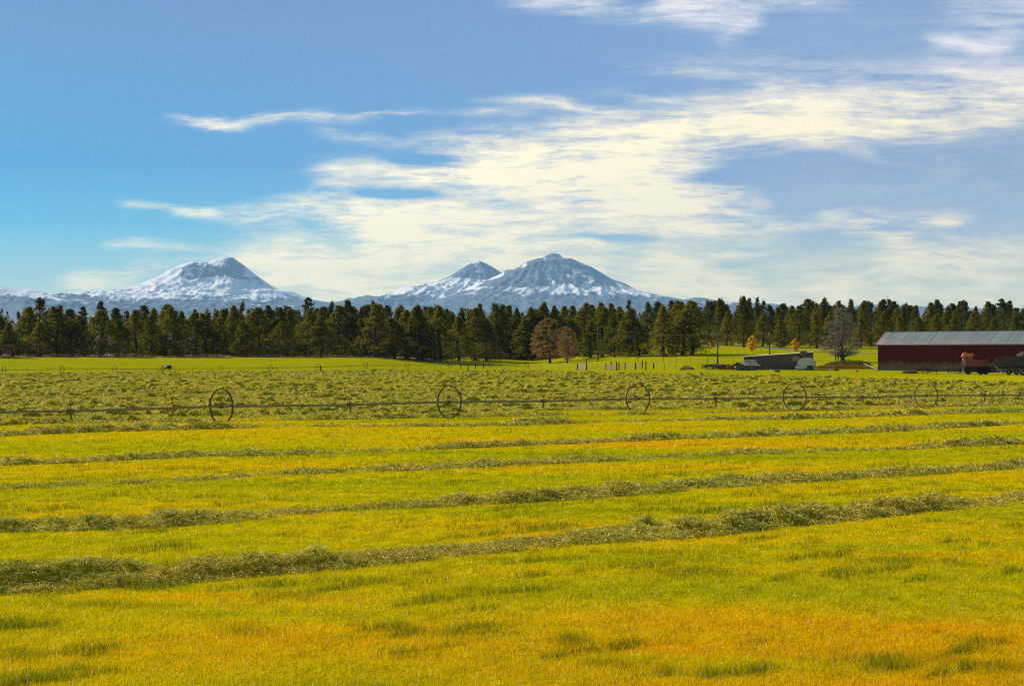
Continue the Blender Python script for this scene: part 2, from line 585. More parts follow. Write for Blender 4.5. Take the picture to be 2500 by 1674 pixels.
# grass blades
m_grass, t, b = new_mat('grass')
gc, sp, pos = grass_nodes(t)
rn = t.node('ShaderNodeAttribute', attribute_name='rnd').outputs['Fac']
tf = t.node('ShaderNodeAttribute', attribute_name='tuft').outputs['Fac']
gc = t.mix(t.math('MULTIPLY', tf, 0.85), gc, (0.085, 0.14, 0.002))
gc = t.mix(t.mapr(rn, 0.0, 0.35, 0.55, 0.0), gc, (0.09, 0.11, 0.003))
gc = t.mix(t.mapr(rn, 0.5, 0.95, 0.0, 0.4), gc, (0.78, 0.62, 0.02))
gc = t.mix(t.mapr(rn, 0.982, 0.99), gc, (0.85, 0.72, 0.34))
t.put(b.inputs['Base Color'], gc)
b.inputs['Roughness'].default_value = 0.8
b.inputs['Specular IOR Level'].default_value = 0.03
add_translucent(t, b, gc, 0.45)

# cut hay
def hay_mat(name, ca, cb, cc):
    m, t, b = new_mat(name)
    g = t.node('ShaderNodeNewGeometry')
    pos = g.outputs['Position']
    n1 = t.noise(t.mapping(pos, scale=(0.35, 0.35, 0.35)), 1.0, 3.0, 0.6)
    n2 = t.noise(t.mapping(pos, scale=(9, 9, 22)), 1.0, 4.0, 0.7)
    rn = t.node('ShaderNodeAttribute', attribute_name='rnd').outputs['Fac']
    c = t.mix(t.mapr(n1, 0.38, 0.62), ca, cb)
    c = t.mix(t.mapr(n2, 0.35, 0.65, 0.0, 0.55), c, tuple(q * 0.40 for q in ca))
    c = t.mix(t.mapr(rn, 0.50, 0.90, 0.0, 0.95), c, cc)
    t.put(b.inputs['Base Color'], c)
    b.inputs['Roughness'].default_value = 0.8
    b.inputs['Specular IOR Level'].default_value = 0.04
    bn = t.node('ShaderNodeBump')
    bn.inputs['Strength'].default_value = 0.8
    bn.inputs['Distance'].default_value = 0.05
    t.put(bn.inputs['Height'], t.noise(t.mapping(pos, rot=(0, 0, -ROW_ANG), scale=(5, 16, 16)), 1.0, 5.0, 0.7))
    t.l.new(bn.outputs[0], b.inputs['Normal'])
    add_translucent(t, b, c, 0.18)
    return m


m_hay = hay_mat('hay', (0.42, 0.41, 0.014), (0.56, 0.42, 0.022), (1.0, 0.88, 0.26))


def foliage(name, c1, c2, c3, tr=0.2):
    m, t, b = new_mat(name)
    oi = t.node('ShaderNodeObjectInfo')
    g = t.node('ShaderNodeNewGeometry')
    rn = t.node('ShaderNodeAttribute', attribute_name='rnd').outputs['Fac']
    n = t.noise(t.mapping(g.outputs['Position'], scale=(0.35, 0.35, 0.35)), 1.0, 3.0)
    c = t.mix(oi.outputs['Random'], c1, c2)
    c = t.mix(t.mapr(n, 0.45, 0.65, 0.0, 0.55), c, c3)
    c = t.mix(t.mapr(rn, 0.0, 1.0, 0.0, 0.55), c, tuple(q * 0.35 for q in c1))
    t.put(b.inputs['Base Color'], c)
    b.inputs['Roughness'].default_value = 0.85
    b.inputs['Specular IOR Level'].default_value = 0.05
    add_translucent(t, b, c, tr)
    return m


m_fol = foliage('juniper_foliage', (0.13, 0.155, 0.010), (0.31, 0.26, 0.012), (0.30, 0.17, 0.018), 0.38)
m_fol_far = foliage('dark_foliage', (0.065, 0.095, 0.015), (0.17, 0.155, 0.012), (0.19, 0.125, 0.015), 0.34)
m_twig_brown = foliage('russet_twigs', (0.42, 0.25, 0.075), (0.42, 0.25, 0.075), (0.26, 0.21, 0.06), 0.3)
m_twig_grey = foliage('grey_twigs', (0.42, 0.35, 0.27), (0.42, 0.35, 0.27), (0.46, 0.34, 0.22), 0.15)
m_orange = foliage('autumn_leaves', (0.98, 0.60, 0.012), (0.98, 0.62, 0.015), (0.95, 0.50, 0.01), 0.5)
m_orange.node_tree.nodes['Principled BSDF'].inputs['Roughness'].default_value = 0.6
m_brush = foliage('dry_brush', (0.42, 0.20, 0.03), (0.30, 0.16, 0.03), (0.16, 0.14, 0.03), 0.25)
m_weed = foliage('weeds', (0.16, 0.17, 0.02), (0.20, 0.18, 0.02), (0.08, 0.09, 0.015), 0.2)
m_bark = simple('bark', (0.10, 0.075, 0.055), 0.95, 0.5, 3.0, bump=0.4)
m_pole = simple('weathered_pole', (0.13, 0.10, 0.075), 0.9, 0.4, 2.0)
m_post = simple('dark_post', (0.05, 0.038, 0.028), 0.9, 0.4, 2.0)
m_wire = simple('fence_wire', (0.10, 0.09, 0.075), 0.6, 0.2, 2.0, metal=0.4)
m_board = simple('weathered_board', (0.30, 0.26, 0.19), 0.9, 0.5, 2.5)
m_board_purple = simple('old_painted_board', (0.15, 0.10, 0.12), 0.9, 0.4, 2.5, col2=(0.26, 0.20, 0.14))
m_alu = simple('weathered_aluminium', (0.24, 0.21, 0.09), 0.6, 0.4, 3.0, metal=0.1, spec=0.4)
m_steel = simple('rusty_wheel_steel', (0.17, 0.12, 0.06), 0.6, 0.5, 4.0, metal=0.3, spec=0.4)
m_dark = simple('dark_metal', (0.03, 0.028, 0.026), 0.6, 0.4, 3.0, spec=0.4)
m_tyre = simple('rubber', (0.018, 0.018, 0.018), 0.8, 0.3, 3.0)
m_rim = simple('grey_rim', (0.34, 0.34, 0.33), 0.5, 0.4, 3.0, spec=0.4)
m_white = simple('white_paint', (0.78, 0.76, 0.70), 0.5, 0.15, 2.0, spec=0.4)
m_orange_paint = simple('orange_red_paint', (0.75, 0.16, 0.06), 0.45, 0.3, 3.0, spec=0.4)
m_red_paint = simple('faded_red_paint', (0.42, 0.065, 0.04), 0.55, 0.5, 3.0, col2=(0.17, 0.05, 0.035), spec=0.4)
m_glass = simple('dark_glass', (0.03, 0.035, 0.04), 0.15, 0.2, 1.0, spec=0.6)
m_plank = simple('bright_planks', (0.62, 0.50, 0.36), 0.85, 0.5, 3.0)

# ------------------------------------------------------------------ ground sheet
EDGE_D = [on_ground(p_, q_).y for p_, q_ in zip([-1200, 0, 500, 1000, 1300, 1500, 1750, 2000, 2500, 4000], [913, 912, 910, 902, 903, 910, 914, 919, 932, 935])]
ys = np.concatenate([np.linspace(-120, 8, 34)[:-1], 8 * 1.0165 ** np.arange(0, 528)])
tt = np.linspace(-1, 1, 301)
tt = np.sign(tt) * np.abs(tt) ** 1.25
Wd = np.where(ys < 8, 90, np.maximum(60, 0.50 * ys + 30))
X = tt[None, :] * Wd[:, None]
Y = np.repeat(ys[:, None], len(tt), 1)
Z = H(X, Y)
PXv = CX + F * X / np.maximum(Y, 60)
# edge of the wood: pasture in front, bare dry soil under the trees on the left and centre
fe = np.interp(PXv, [-1500, 0, 1050, 1120, 4000], [505, 508, 512, 900, 900])
forest = ss(0, 6, Y - fe + 6 * (fbm(X / 9, Y / 9, 3, 9) - 0.5))
farA = ss(720, 1100, Y)
hayzone = ss(80, 100, Y * 0.77 - X * 0.64 + 14) * (1 - ss(-6, 4, Y - np.interp(PXv, [-1200, 0, 500, 1000, 1300, 1500, 1750, 2000, 2500, 4000], EDGE_D)))
me = np_mesh('ground', np.stack([X, Y, Z], -1).reshape(-1, 3), grid_faces(len(ys), len(tt)),
             {'forest': forest.ravel(), 'far': farA.ravel(), 'hayzone': hayzone.ravel()}, smooth=True)
tag(link('ground', me, m_ground), kind='structure')


# pale track through the yard
def ribbon(name, pix, width, mat, lift=0.02):
    pts = [on_ground(*p) for p in pix]
    fine = []
    for a, b_ in zip(pts[:-1], pts[1:]):
        n = max(2, int((b_ - a).length / 3))
        fine += [a.lerp(b_, i / n) for i in range(n)]
    fine.append(pts[-1])
    vs, fs = [], []
    for i, p in enumerate(fine):
        d = fine[min(i + 1, len(fine) - 1)] - fine[max(i - 1, 0)]
        s = Vector((-d.y, d.x, 0)).normalized()
        for q in (-1, -0.33, 0.33, 1):
            g = p + s * (q * width / 2 * (0.85 + 0.3 * random.random()))
            vs.append((g.x, g.y, float(H(g.x, g.y)) + lift))
    n = len(fine)
    me = np_mesh(name, vs, grid_faces(n, 4))
    return link(name, me, mat)


m_track = simple('track_gravel', (0.24, 0.22, 0.19), 0.95, 0.3, 0.4)
tag(ribbon('farm_track', [(1715, 846), (1770, 842), (1840, 846), (1905, 852), (1975, 858), (2040, 861), (2110, 863), (2200, 864)], 3.2, m_track, 0.12), kind='structure')

# ------------------------------------------------------------------ mountains
def prof(pts, yk):
    a = np.array(pts, float)
    return (a[:, 0] - CX) / F * yk, CAMZ + (HY - a[:, 1]) / F * yk


SS_L = [(-200, 735), (176, 733), (188, 723), (217, 719), (232, 725), (264, 717), (305, 711), (337, 701), (373, 685), (396, 675), (411, 663), (449, 645), (472, 640), (496, 640), (503, 642), (522, 634), (549, 628)]
SS_R = [(549, 628), (569, 629), (584, 640), (600, 651), (623, 670), (653, 691), (682, 707), (717, 713), (749, 729), (800, 738), (1000, 760)]
MS_L = [(700, 760), (820, 738), (834, 736), (849, 728), (881, 725), (905, 729), (925, 728), (946, 722), (963, 713), (981, 703), (999, 702), (1037, 695), (1066, 688), (1097, 675), (1117, 662), (1141, 647), (1164, 637)]
MS_R = [(1164, 637), (1176, 638), (1200, 650), (1220, 663), (1250, 678), (1300, 700), (1400, 735), (1600, 760)]
NS_L = [(900, 760), (1010, 748), (1080, 728), (1130, 708), (1180, 687), (1222, 669), (1235, 659), (1244, 662), (1264, 653), (1282, 641), (1311, 631), (1326, 629), (1337, 622), (1349, 618)]
NS_R = [(1349, 618), (1364, 620), (1376, 629), (1396, 631), (1425, 645), (1446, 653), (1469, 666), (1493, 681), (1528, 694), (1557, 709), (1600, 720), (1690, 738), (1900, 765)]
LH = [(-400, 680), (0, 697), (29, 703), (59, 706), (76, 705), (109, 713), (141, 725), (176, 736), (400, 765)]
RH = [(1400, 760), (1520, 735), (1600, 722), (1631, 724), (1670, 731), (1694, 726), (1718, 726), (1742, 732), (1779, 736), (1803, 738), (1888, 741), (1917, 747), (1944, 750), (2050, 752), (2129, 743), (2168, 744), (2265, 748), (2297, 750), (2600, 756)]


def cone(Xm, Ym, Lp, Rp, yk, kf, seed, gul=60.0):
    xl, zl = prof(Lp, yk)
    xr, zr = prof(Rp, yk)
    xc = xl[-1]
    dx = Xm - xc
    dyy = (Ym - yk)
    kk = np.where(dyy < 0, kf, 1.3)
    r0 = np.sqrt(dx ** 2 + dyy ** 2) + 1e-3
    r = np.sqrt(dx ** 2 + (dyy * kk) ** 2) + 1e-3
    cosf = dx / r
    wr = 0.5 + 0.5 * cosf
    wr = wr * wr * (3 - 2 * wr)
    ph = np.arctan2(dyy, dx)
    # gullies run down the slope, absent on the skyline itself
    side = 1 - np.abs(cosf) ** 6
    g = ridged(ph * 6 + 3.2 * fbm(Xm / 1300, Ym / 1300, 3, seed), r0 / 1300, 4, seed, 0.55) - 0.5
    g2 = ridged(Xm / 430, Ym / 430, 5, seed + 20, 0.55) - 0.45
    zL = np.interp(r, (xc - xl)[::-1], zl[::-1])
    zR = np.interp(r, xr - xc, zr)
    zL = zL - 0.16 * np.maximum(r - (xc - xl[0]), 0)
    zR = zR - 0.16 * np.maximum(r - (xr[-1] - xc), 0)
    z = zL * (1 - wr) + zR * wr
    amp = gul * ss(0, 900, r0) * (0.35 + side)
    return z + amp * g * 1.6 * side + 2.2 * amp * g2 * (0.25 + 0.75 * side) - 18 * side * ss(0, 500, r0)


xs = np.linspace(-13500, 13500, 1350)
ym = np.concatenate([np.linspace(11000, 26000, 60)[:-1], np.linspace(26000, 36500, 300), np.linspace(36500, 43000, 20)[1:]])
Xm, Ym = np.meshgrid(xs, ym, indexing='ij')
apron = np.interp(Ym, [11000, 18000, 27000, 33000, 43000], [-30, 120, 620, 830, 300])
apron = apron * (0.86 + 0.28 * fbm(Xm / 2600, Ym / 2600, 4, 31)) + 30 * (fbm(Xm / 500, Ym / 500, 4, 37) - 0.5)
z1 = cone(Xm, Ym, SS_L, SS_R, 34000, 0.85, 41, 42)
z2 = cone(Xm, Ym, MS_L, MS_R, 35000, 1.3, 51, 55)
z3 = cone(Xm, Ym, NS_L, NS_R, 32500, 0.95, 61, 42)


def ridge(Lp, yk, k):
    xl, zl = prof(Lp, yk)
    return np.interp(Xm, xl, zl) - np.abs(Ym - yk) * k + 35 * (ridged(Xm / 600, Ym / 600, 4, 71) - 0.5) * ss(0, 300, np.abs(Ym - yk))


z4 = ridge(LH, 36000, 0.22)
z5 = ridge(RH, 35000, 0.22)


def smax(a, b, k=18.0):
    return np.where(np.abs(a - b) > 6 * k, np.maximum(a, b), k * np.logaddexp(a / k, b / k))


Zm = smax(apron, z4)
for q in (z5, z1, z2, z3):
    Zm = smax(Zm, q)
pxm = CX + F * Xm / Ym
pym = HY - (Zm - CAMZ) / Ym * F


def inpoly(px, py, poly):
    c_ = np.zeros(px.shape, bool)
    n = len(poly)
    for i in range(n):
        x0, y0 = poly[i]
        x1, y1 = poly[(i + 1) % n]
        if y0 == y1:
            continue
        cnd = ((y0 > py) != (y1 > py)) & (px < (x1 - x0) * (py - y0) / (y1 - y0) + x0)
        c_ ^= cnd
    return c_.astype(float)


wx = pxm + 9 * (fbm(Xm / 260, Ym / 260, 4, 81) - 0.5)
wy = pym + 9 * (fbm(Xm / 260, Ym / 260, 4, 82) - 0.5)
streak = fbm(Xm / 150, Zm / 60, 5, 83, 0.6)
blot = fbm(Xm / 420, Ym / 420, 5, 84, 0.6)
# cover: 1 = snow, 0 = bare rock, whose colour also paints the summit shade
cover = ss(734, 716, wy) * 0.62
cover += 0.25 * ss(722, 700, wy)
cover = np.where((pxm > 1000) & (wy < 700), cover - 0.50, cover)
cover = np.where((pxm > 1640), cover - 0.15, cover)
summit_shade = [(440, 700), (447, 655), (463, 636), (505, 638), (522, 650), (545, 650), (556, 636), (560, 620), (590, 630), (612, 655), (645, 690), (628, 700), (600, 690), (575, 680), (558, 674), (545, 671), (530, 677), (505, 676), (480, 682)]
cover -= 0.60 * inpoly(wx, wy, summit_shade)  # shade on the left peak's summit face, painted in with the rock colour
for pl, s in (
    ([(500, 648), (515, 628), (560, 618), (548, 642), (530, 648)], 0.55),
    ([(225, 735), (330, 700), (395, 670), (449, 640), (440, 690), (560, 674), (690, 716), (640, 738), (520, 732), (380, 742), (260, 738)], 0.20),
    ([(975, 715), (1060, 690), (1100, 676), (1142, 681), (1190, 683), (1160, 700), (1105, 716), (1066, 733), (1058, 722), (1090, 700), (1030, 712)], 0.75),
    ([(1184, 686), (1212, 675), (1232, 664), (1232, 671), (1212, 683)], 0.8),
    ([(1347, 684), (1365, 692), (1395, 690), (1407, 710), (1372, 720), (1335, 717), (1350, 702)], 0.75),
    ([(1413, 692), (1440, 696), (1432, 716), (1418, 712)], 0.6),
    ([(1245, 712), (1262, 704), (1277, 701), (1270, 709), (1250, 713)], 0.7),
    ([(1505, 690), (1530, 697), (1560, 712), (1620, 728), (1590, 738), (1545, 722), (1510, 706)], 0.45),
    ([(1456, 716), (1475, 706), (1505, 718), (1500, 728), (1470, 722)], 0.5),
    ([(1715, 738), (1735, 733), (1755, 728), (1790, 736), (1770, 745)], 0.6),
    ([(60, 722), (72, 708), (95, 712), (140, 728), (170, 735), (100, 733)], 0.55),
    ([(1160, 648), (1150, 642), (1166, 634), (1172, 640)], 0.4),
    ([(1322, 645), (1328, 625), (1333, 630), (1328, 650)], 0.4),
    ([(1260, 665), (1285, 640), (1290, 645), (1270, 664)], 0.3),
):
    cover += s * inpoly(wx, wy, pl)
fleck = fbm(Xm / 75 - Zm / 55, Zm / 38 + Ym / 90, 4, 85, 0.6)
cover = np.where((pxm > 1020) & (pxm < 1640), cover - 0.24, cover)
cover = np.where((pxm > 220) & (pxm < 700) & (pym < 730), cover + 0.16, cover)
cover += 1.1 * (streak - 0.49) + 1.2 * (blot - 0.49) + 0.35 * (fleck - 0.5)
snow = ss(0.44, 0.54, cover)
m_mount, t, b = new_mat('mountain')
sn = t.node('ShaderNodeAttribute', attribute_name='snow').outputs['Fac']
g = t.node('ShaderNodeNewGeometry')
nz = t.noise(t.mapping(g.outputs['Position'], scale=(0.006, 0.006, 0.012)), 1.0, 6.0, 0.65)
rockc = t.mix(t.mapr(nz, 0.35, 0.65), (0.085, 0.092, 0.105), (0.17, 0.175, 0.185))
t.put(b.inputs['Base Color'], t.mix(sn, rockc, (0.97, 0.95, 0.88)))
b.inputs['Roughness'].default_value = 0.9
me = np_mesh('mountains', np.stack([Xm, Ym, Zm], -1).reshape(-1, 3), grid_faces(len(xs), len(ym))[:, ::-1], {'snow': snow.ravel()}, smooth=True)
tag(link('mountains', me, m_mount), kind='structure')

# ------------------------------------------------------------------ haze: one closed box of even air
m_haze = bpy.data.materials.new('haze')
m_haze.use_nodes = True
t = NT(m_haze.node_tree)
t.n.clear()
pv = t.node('ShaderNodeVolumePrincipled')
pv.inputs['Color'].default_value = (0.34, 0.66, 1.0, 1)
pv.inputs['Density'].default_value = 2.2e-5
pv.inputs['Anisotropy'].default_value = 0.0
mo = t.node('ShaderNodeOutputMaterial')
t.l.new(pv.outputs[0], mo.inputs['Volume'])
hz = MB().box(-29000, 29000, -2000, 48000, -60, 2250).build('haze', m_haze)
tag(hz, kind='stuff')


# ------------------------------------------------------------------ hay: cut grass lying in rows
def resample(pts, stepf):
    P_ = np.array([(p[0], p[1]) for p in pts], float)
    out = []
    for a, b_ in zip(P_[:-1], P_[1:]):
        L = np.hypot(*(b_ - a))
        s = 0.0
        while s < L:
            q = a + (b_ - a) * s / L
            out.append(q)
            s += stepf(max(q[1], 14))
    out.append(P_[-1])
    return np.array(out)


def row_mesh(pts, seed, width, height, stepf, K=11, faint=0.0, lump=0.55, low=0.14, front=-0.15):
    """one heaped ridge following pts; returns verts, faces and a sampler for loose stalks"""
    c_ = resample(pts, stepf)
    n = len(c_)
    width = width * 1.25
    d = np.gradient(c_, axis=0)
    d /= np.hypot(d[:, 0], d[:, 1])[:, None] + 1e-9
    nrm = np.stack([-d[:, 1], d[:, 0]], 1)
    s = np.concatenate([[0], np.cumsum(np.hypot(*np.diff(c_, axis=0).T))])
    v = np.linspace(-1, 1, K)
    sw = 0.75 + 0.6 * vnoise(s / 2.3, s * 0, seed)
    off = 0.45 * (fbm(s / 5.0, s * 0 + 3, 3, seed + 1) - 0.5) * 2
    wd = width * sw
    lat = off[:, None] + v[None, :] * wd[:, None] / 2
    S = np.repeat(s[:, None], K, 1)
    n1 = fbm(S / lump, lat / 0.42 + 10, 3, seed + 2, 0.55)
    n2 = fbm(S / 0.38, lat / 0.25 + 5, 3, seed + 3, 0.6)
    pres = np.clip((fbm(S / 4.5, S * 0, 3, seed + 4) - faint) / 0.26, 0.0, 1.0)
    prof_ = ss(-1.0, front, v) * (1 - ss(0.2, 1.0, v))
    n0 = fbm(S / (lump * 2.6), lat / 1.2 + 31, 2, seed + 6)
    h = height * (low + 2.4 * np.clip(n1 - 0.38, 0, 1) + 0.35 * np.clip(n0 - 0.45, 0, 1) + 0.95 * (n2 - 0.5)) * prof_[None, :] * (0.08 + 0.92 * pres)
    h = np.where(h > height * 0.75, height * 0.75 + (h - height * 0.75) * 0.3, h)
    # heaps lean a little away from the mower: steeper on the near side
    lat = lat + 0.12 * (n1 - 0.5) * wd[:, None]
    Xr = c_[:, 0:1] + nrm[:, 0:1] * lat
    Yr = c_[:, 1:2] + nrm[:, 1:2] * lat
    Zr = H(Xr, Yr) + np.maximum(h, 0) - 0.015 - 0.03 * (np.abs(v)[None, :] > 0.99)
    return np.stack([Xr, Yr, Zr], -1), grid_faces(n, K), h, pres, nrm, d


def merge(parts):
    vs, fs, at_, b_ = [], [], [], 0
    for v, f, a in parts:
        vs.append(v)
        fs.append(f + b_)
        at_.append(a)
        b_ += len(v)
    return np.concatenate(vs), np.concatenate(fs), np.concatenate(at_)


def stalks(V3, h, d, count, ln, seed, wfac=0.0003):
    """loose bent stalks lying on and poking out of a ridge; two quads each"""
    r = np.random.default_rng(seed)
    n, K = h.shape
    w = np.where(h > 0.015, 1.0, 0.05)
    w = (w / w.sum()).ravel()
    idx = r.choice(n * K, count, p=w)
    P0 = V3.reshape(-1, 3)[idx] + r.normal(0, 1, (count, 3)) * [0.05, 0.05, 0.01]
    P0[:, 2] += 0.012
    dd = d[idx // K]
    ang = np.arctan2(dd[:, 1], dd[:, 0]) + r.normal(0, 0.85, count) + np.pi * (r.random(count) > 0.5)
    L = ln * (0.45 + r.random(count))
    el = r.normal(0.12, 0.30, count)
    dirv = np.stack([np.cos(ang) * np.cos(el), np.sin(ang) * np.cos(el), np.sin(el)], 1)
    wv = np.maximum(0.0035, P0[:, 1] * wfac) * (0.7 + 0.6 * r.random(count))
    side = np.stack([-np.sin(ang) * 0.4, np.cos(ang) * 0.4, np.full(count, 0.9)], 1)
    side += r.normal(0, 0.4, (count, 3))
    side /= np.linalg.norm(side, axis=1)[:, None]
    side *= wv[:, None] / 2
    P1 = P0 + dirv * (L / 2)[:, None]
    P1[:, 2] += 0.02
    P2 = P0 + dirv * L[:, None]
    P2[:, 2] -= 0.05 * r.random(count)
    vs = np.stack([P0 - side, P0 + side, P1 - side, P1 + side, P2 - side * 0.4, P2 + side * 0.4], 1).reshape(-1, 3)
    vs[:, 2] = np.maximum(vs[:, 2], H(vs[:, 0], vs[:, 1]) + 0.004)
    i = np.arange(count)[:, None] * 6
    f = np.concatenate([i + [0, 1, 3, 2], i + [2, 3, 5, 4]])
    a = np.repeat(r.random(count), 6)
    return vs, f, a


def px_row(pix, ext=60):
    """rows given where they are seen, carried on past the frame"""
    pts = [on_ground(x * 1.0675, y * 1.0675) for x, y in pix]
    a = pts[0] + (pts[0] - pts[1]).normalized() * (ext * 0.12)
    b_ = pts[-1] + (pts[-1] - pts[-2]).normalized() * (ext * 0.2)
    return [a] + pts + [b_]


stepn = lambda y: np.clip(y * 0.0022, 0.05, 0.5)
NEAR_ROWS = [
    # (photo line at 2342 wide, width, height, faint, stalks, length, label)
    ([(0, 1345), (450, 1312), (750, 1283), (1100, 1255), (1400, 1225), (1700, 1202), (2000, 1175), (2342, 1140)], 1.35, 0.30, 0.33, 90000, 0.12,
     'thick tangled hay row nearest the camera, crossing the lower field'),
    ([(0, 1210), (250, 1203), (450, 1187), (700, 1170), (1000, 1155), (1300, 1135), (1600, 1112), (1900, 1095), (2342, 1064)], 1.20, 0.26, 0.37, 64000, 0.12,
     'brownish hay row, second from the camera, crossing the lower field'),
    ([(0, 1115), (300, 1102), (600, 1085), (800, 1078), (1000, 1070), (1200, 1060), (1500, 1045), (1750, 1036), (2100, 1024), (2342, 1012)], 1.2, 0.28, 0.38, 46000, 0.13,
     'lumpy hay row, third from the camera, fading out to the right'),
    ([(0, 1063), (150, 1058), (420, 1045), (750, 1037), (1100, 1022), (1340, 1012), (1700, 997), (2000, 986), (2342, 968)], 1.1, 0.24, 0.42, 30000, 0.15,
     'broken thin hay row, fourth from the camera, strongest on the right'),
    ([(0, 996), (120, 990), (350, 983), (700, 975), (1080, 974), (1500, 962), (1900, 955), (2342, 940)], 1.3, 0.29, 0.40, 24000, 0.17,
     'broken hay row, fifth from the camera, just in front of the wheel line'),
    ([(0, 968), (400, 965), (800, 958), (1200, 950), (1600, 944), (2000, 935), (2342, 924)], 1.4, 0.30, 0.36, 20000, 0.18,
     'sixth hay row from the camera, passing under the near irrigation pipe'),
]
for i, (pix, wd, ht, faint, ns, ln, lab) in enumerate(NEAR_ROWS):
    V3, fc, h, pres, nrm, d = row_mesh(px_row(pix), 100 + 10 * i, wd, ht, stepn, 15, faint)
    parts = [(V3.reshape(-1, 3), fc, np.full(V3.shape[0] * V3.shape[1], 0.2))]
    sv, sf, sa = stalks(V3, h, d, ns, ln, 300 + i)
    parts.append((sv, sf, sa))
    v, f, a = merge(parts)
    o = link('hay_row', np_mesh('hay_row', v, f, {'rnd': a}, smooth=True), m_hay)
    tag(o, lab, 'hay row', 'rows of cut hay across the field')

# the many further rows up to the fence read as one carpet of hay
edge_px = [-1200, 0, 500, 700, 1000, 1300, 1500, 1750, 2000, 2250, 2500, 4000]
edge_y = np.array([913, 912, 910, 907, 902, 903, 910, 914, 919, 926, 932, 935])
edge_d = np.array([on_ground(p, q).y for p, q in zip(edge_px, edge_y)])
u = np.array([math.cos(R(46)), math.sin(R(46))])
nv = np.array([-u[1], u[0]])
parts = []
k = 0
off0 = 70.0
while off0 < 520:
    S = np.arange(-420, 620, 3.0)
    line = nv[None, :] * off0 + u[None, :] * S[:, None]
    lx, ly = line[:, 0], line[:, 1]
    pxl = CX + F * lx / np.maximum(ly, 1)
    ok = (ly > 60) & (pxl > -700) & (pxl < 3200) & (ly < np.interp(pxl, edge_px, edge_d) - 2 + 5 * np.sin(S / 9.0 + k))
    idx = np.nonzero(ok)[0]
    if len(idx) > 3:
        a, b_ = idx[0], idx[-1]
        pts = line[a:b_ + 1]
        V3, fc, h, pres, nrm, d = row_mesh(pts, 500 + 7 * k, 1.3, 0.42, lambda y: np.clip(y * 0.0011, 0.11, 0.34), 11, 0.34, 0.80, -0.06, -0.62)
        parts.append((V3.reshape(-1, 3), fc, np.full(V3.shape[0] * V3.shape[1], 0.2)))
        near = V3[:, 4, 1] < 190
        if near.sum() > 30:
            cnt = int(near.sum() * 7)
            parts.append(stalks(V3[near], h[near], d[near], cnt, 0.24, 900 + k, 0.00028))
    off0 += 4.5 + 0.5 * math.sin(k * 1.7)
    k += 1
v, f, a = merge(parts)
o = link('mown_hay', np_mesh('mown_hay', v, f, {'rnd': a}, smooth=True), m_hay)
tag(o, 'carpet of closely packed hay rows beyond the near wheel line', 'hay', kind='stuff')

# ------------------------------------------------------------------ grass blades on the mown sward
N = 760000
pxb = rng.uniform(-350, 2850, N)
pyb = HY + 62 + (1760 - HY - 62) * rng.random(N) ** 0.92
d = (CAMZ + 0.1) * F / (pyb - HY)
for _ in range(4):
    d = (CAMZ - H((pxb - CX) / F * d, d)) * F / (pyb - HY)
xb = (pxb - CX) / F * d
tf = fbm(xb * math.cos(ROW_ANG) / 1.5 + d * math.sin(ROW_ANG) / 1.5, (-xb * math.sin(ROW_ANG) + d * math.cos(ROW_ANG)) / 0.42, 4, 201, 0.6)
tuft = ss(0.60, 0.72, tf)
for (tx, ty, rx, ry, s) in ((1395, 1565, 45, 14, 1.0), (1690, 1398, 110, 13, 0.9), (2180, 1372, 100, 12, 0.8), (2330, 1375, 50, 10, 0.8), (2150, 1610, 110, 14, 0.7),
                            (600, 1540, 60, 12, 0.6), (700, 1455, 90, 9, 0.6), (250, 1478, 150, 8, 0.7), (1150, 1440, 60, 9, 0.7), (1480, 1620, 70, 12, 0.5),
                            (900, 1420, 200, 7, 0.6), (1600, 1350, 200, 7, 0.7), (1090, 1550, 60, 10, 0.4), (2430, 1630, 60, 12, 0.8), (40, 1600, 60, 14, 0.8)):
    e = ((pxb - tx) / rx) ** 2 + ((pyb - ty) / ry) ** 2
    tuft = np.maximum(tuft, s * np.exp(-e) * (0.6 + 0.8 * rng.random(N)))
hb = (0.028 + 0.030 * rng.random(N) + 0.075 * tuft * (0.3 + rng.random(N))) * (1 + 0.006 * np.clip(d - 30, 0, 60))
wb = np.maximum(0.0045, d * 0.00031) * (0.7 + 0.7 * rng.random(N))
ang = rng.uniform(0, np.pi, N)
la = rng.uniform(0, 2 * np.pi, N)
ln = hb * rng.uniform(0.1, 0.9, N)
zb = H(xb, d) - 0.006
A_ = np.stack([xb - np.cos(ang) * wb / 2, d - np.sin(ang) * wb / 2, zb], 1)
B_ = np.stack([xb + np.cos(ang) * wb / 2, d + np.sin(ang) * wb / 2, zb], 1)
C_ = np.stack([xb + np.cos(la) * ln, d + np.sin(la) * ln, zb + hb], 1)
v = np.stack([A_, B_, C_], 1).reshape(-1, 3)
f = np.arange(3 * N).reshape(-1, 3)
rb = rng.random(N)
o = link('grass', np_mesh('grass', v, f, {'rnd': np.repeat(rb, 3), 'tuft': np.repeat(tuft, 3)}), m_grass)
tag(o, 'short yellow green grass stubble between the hay rows', 'grass', kind='stuff')


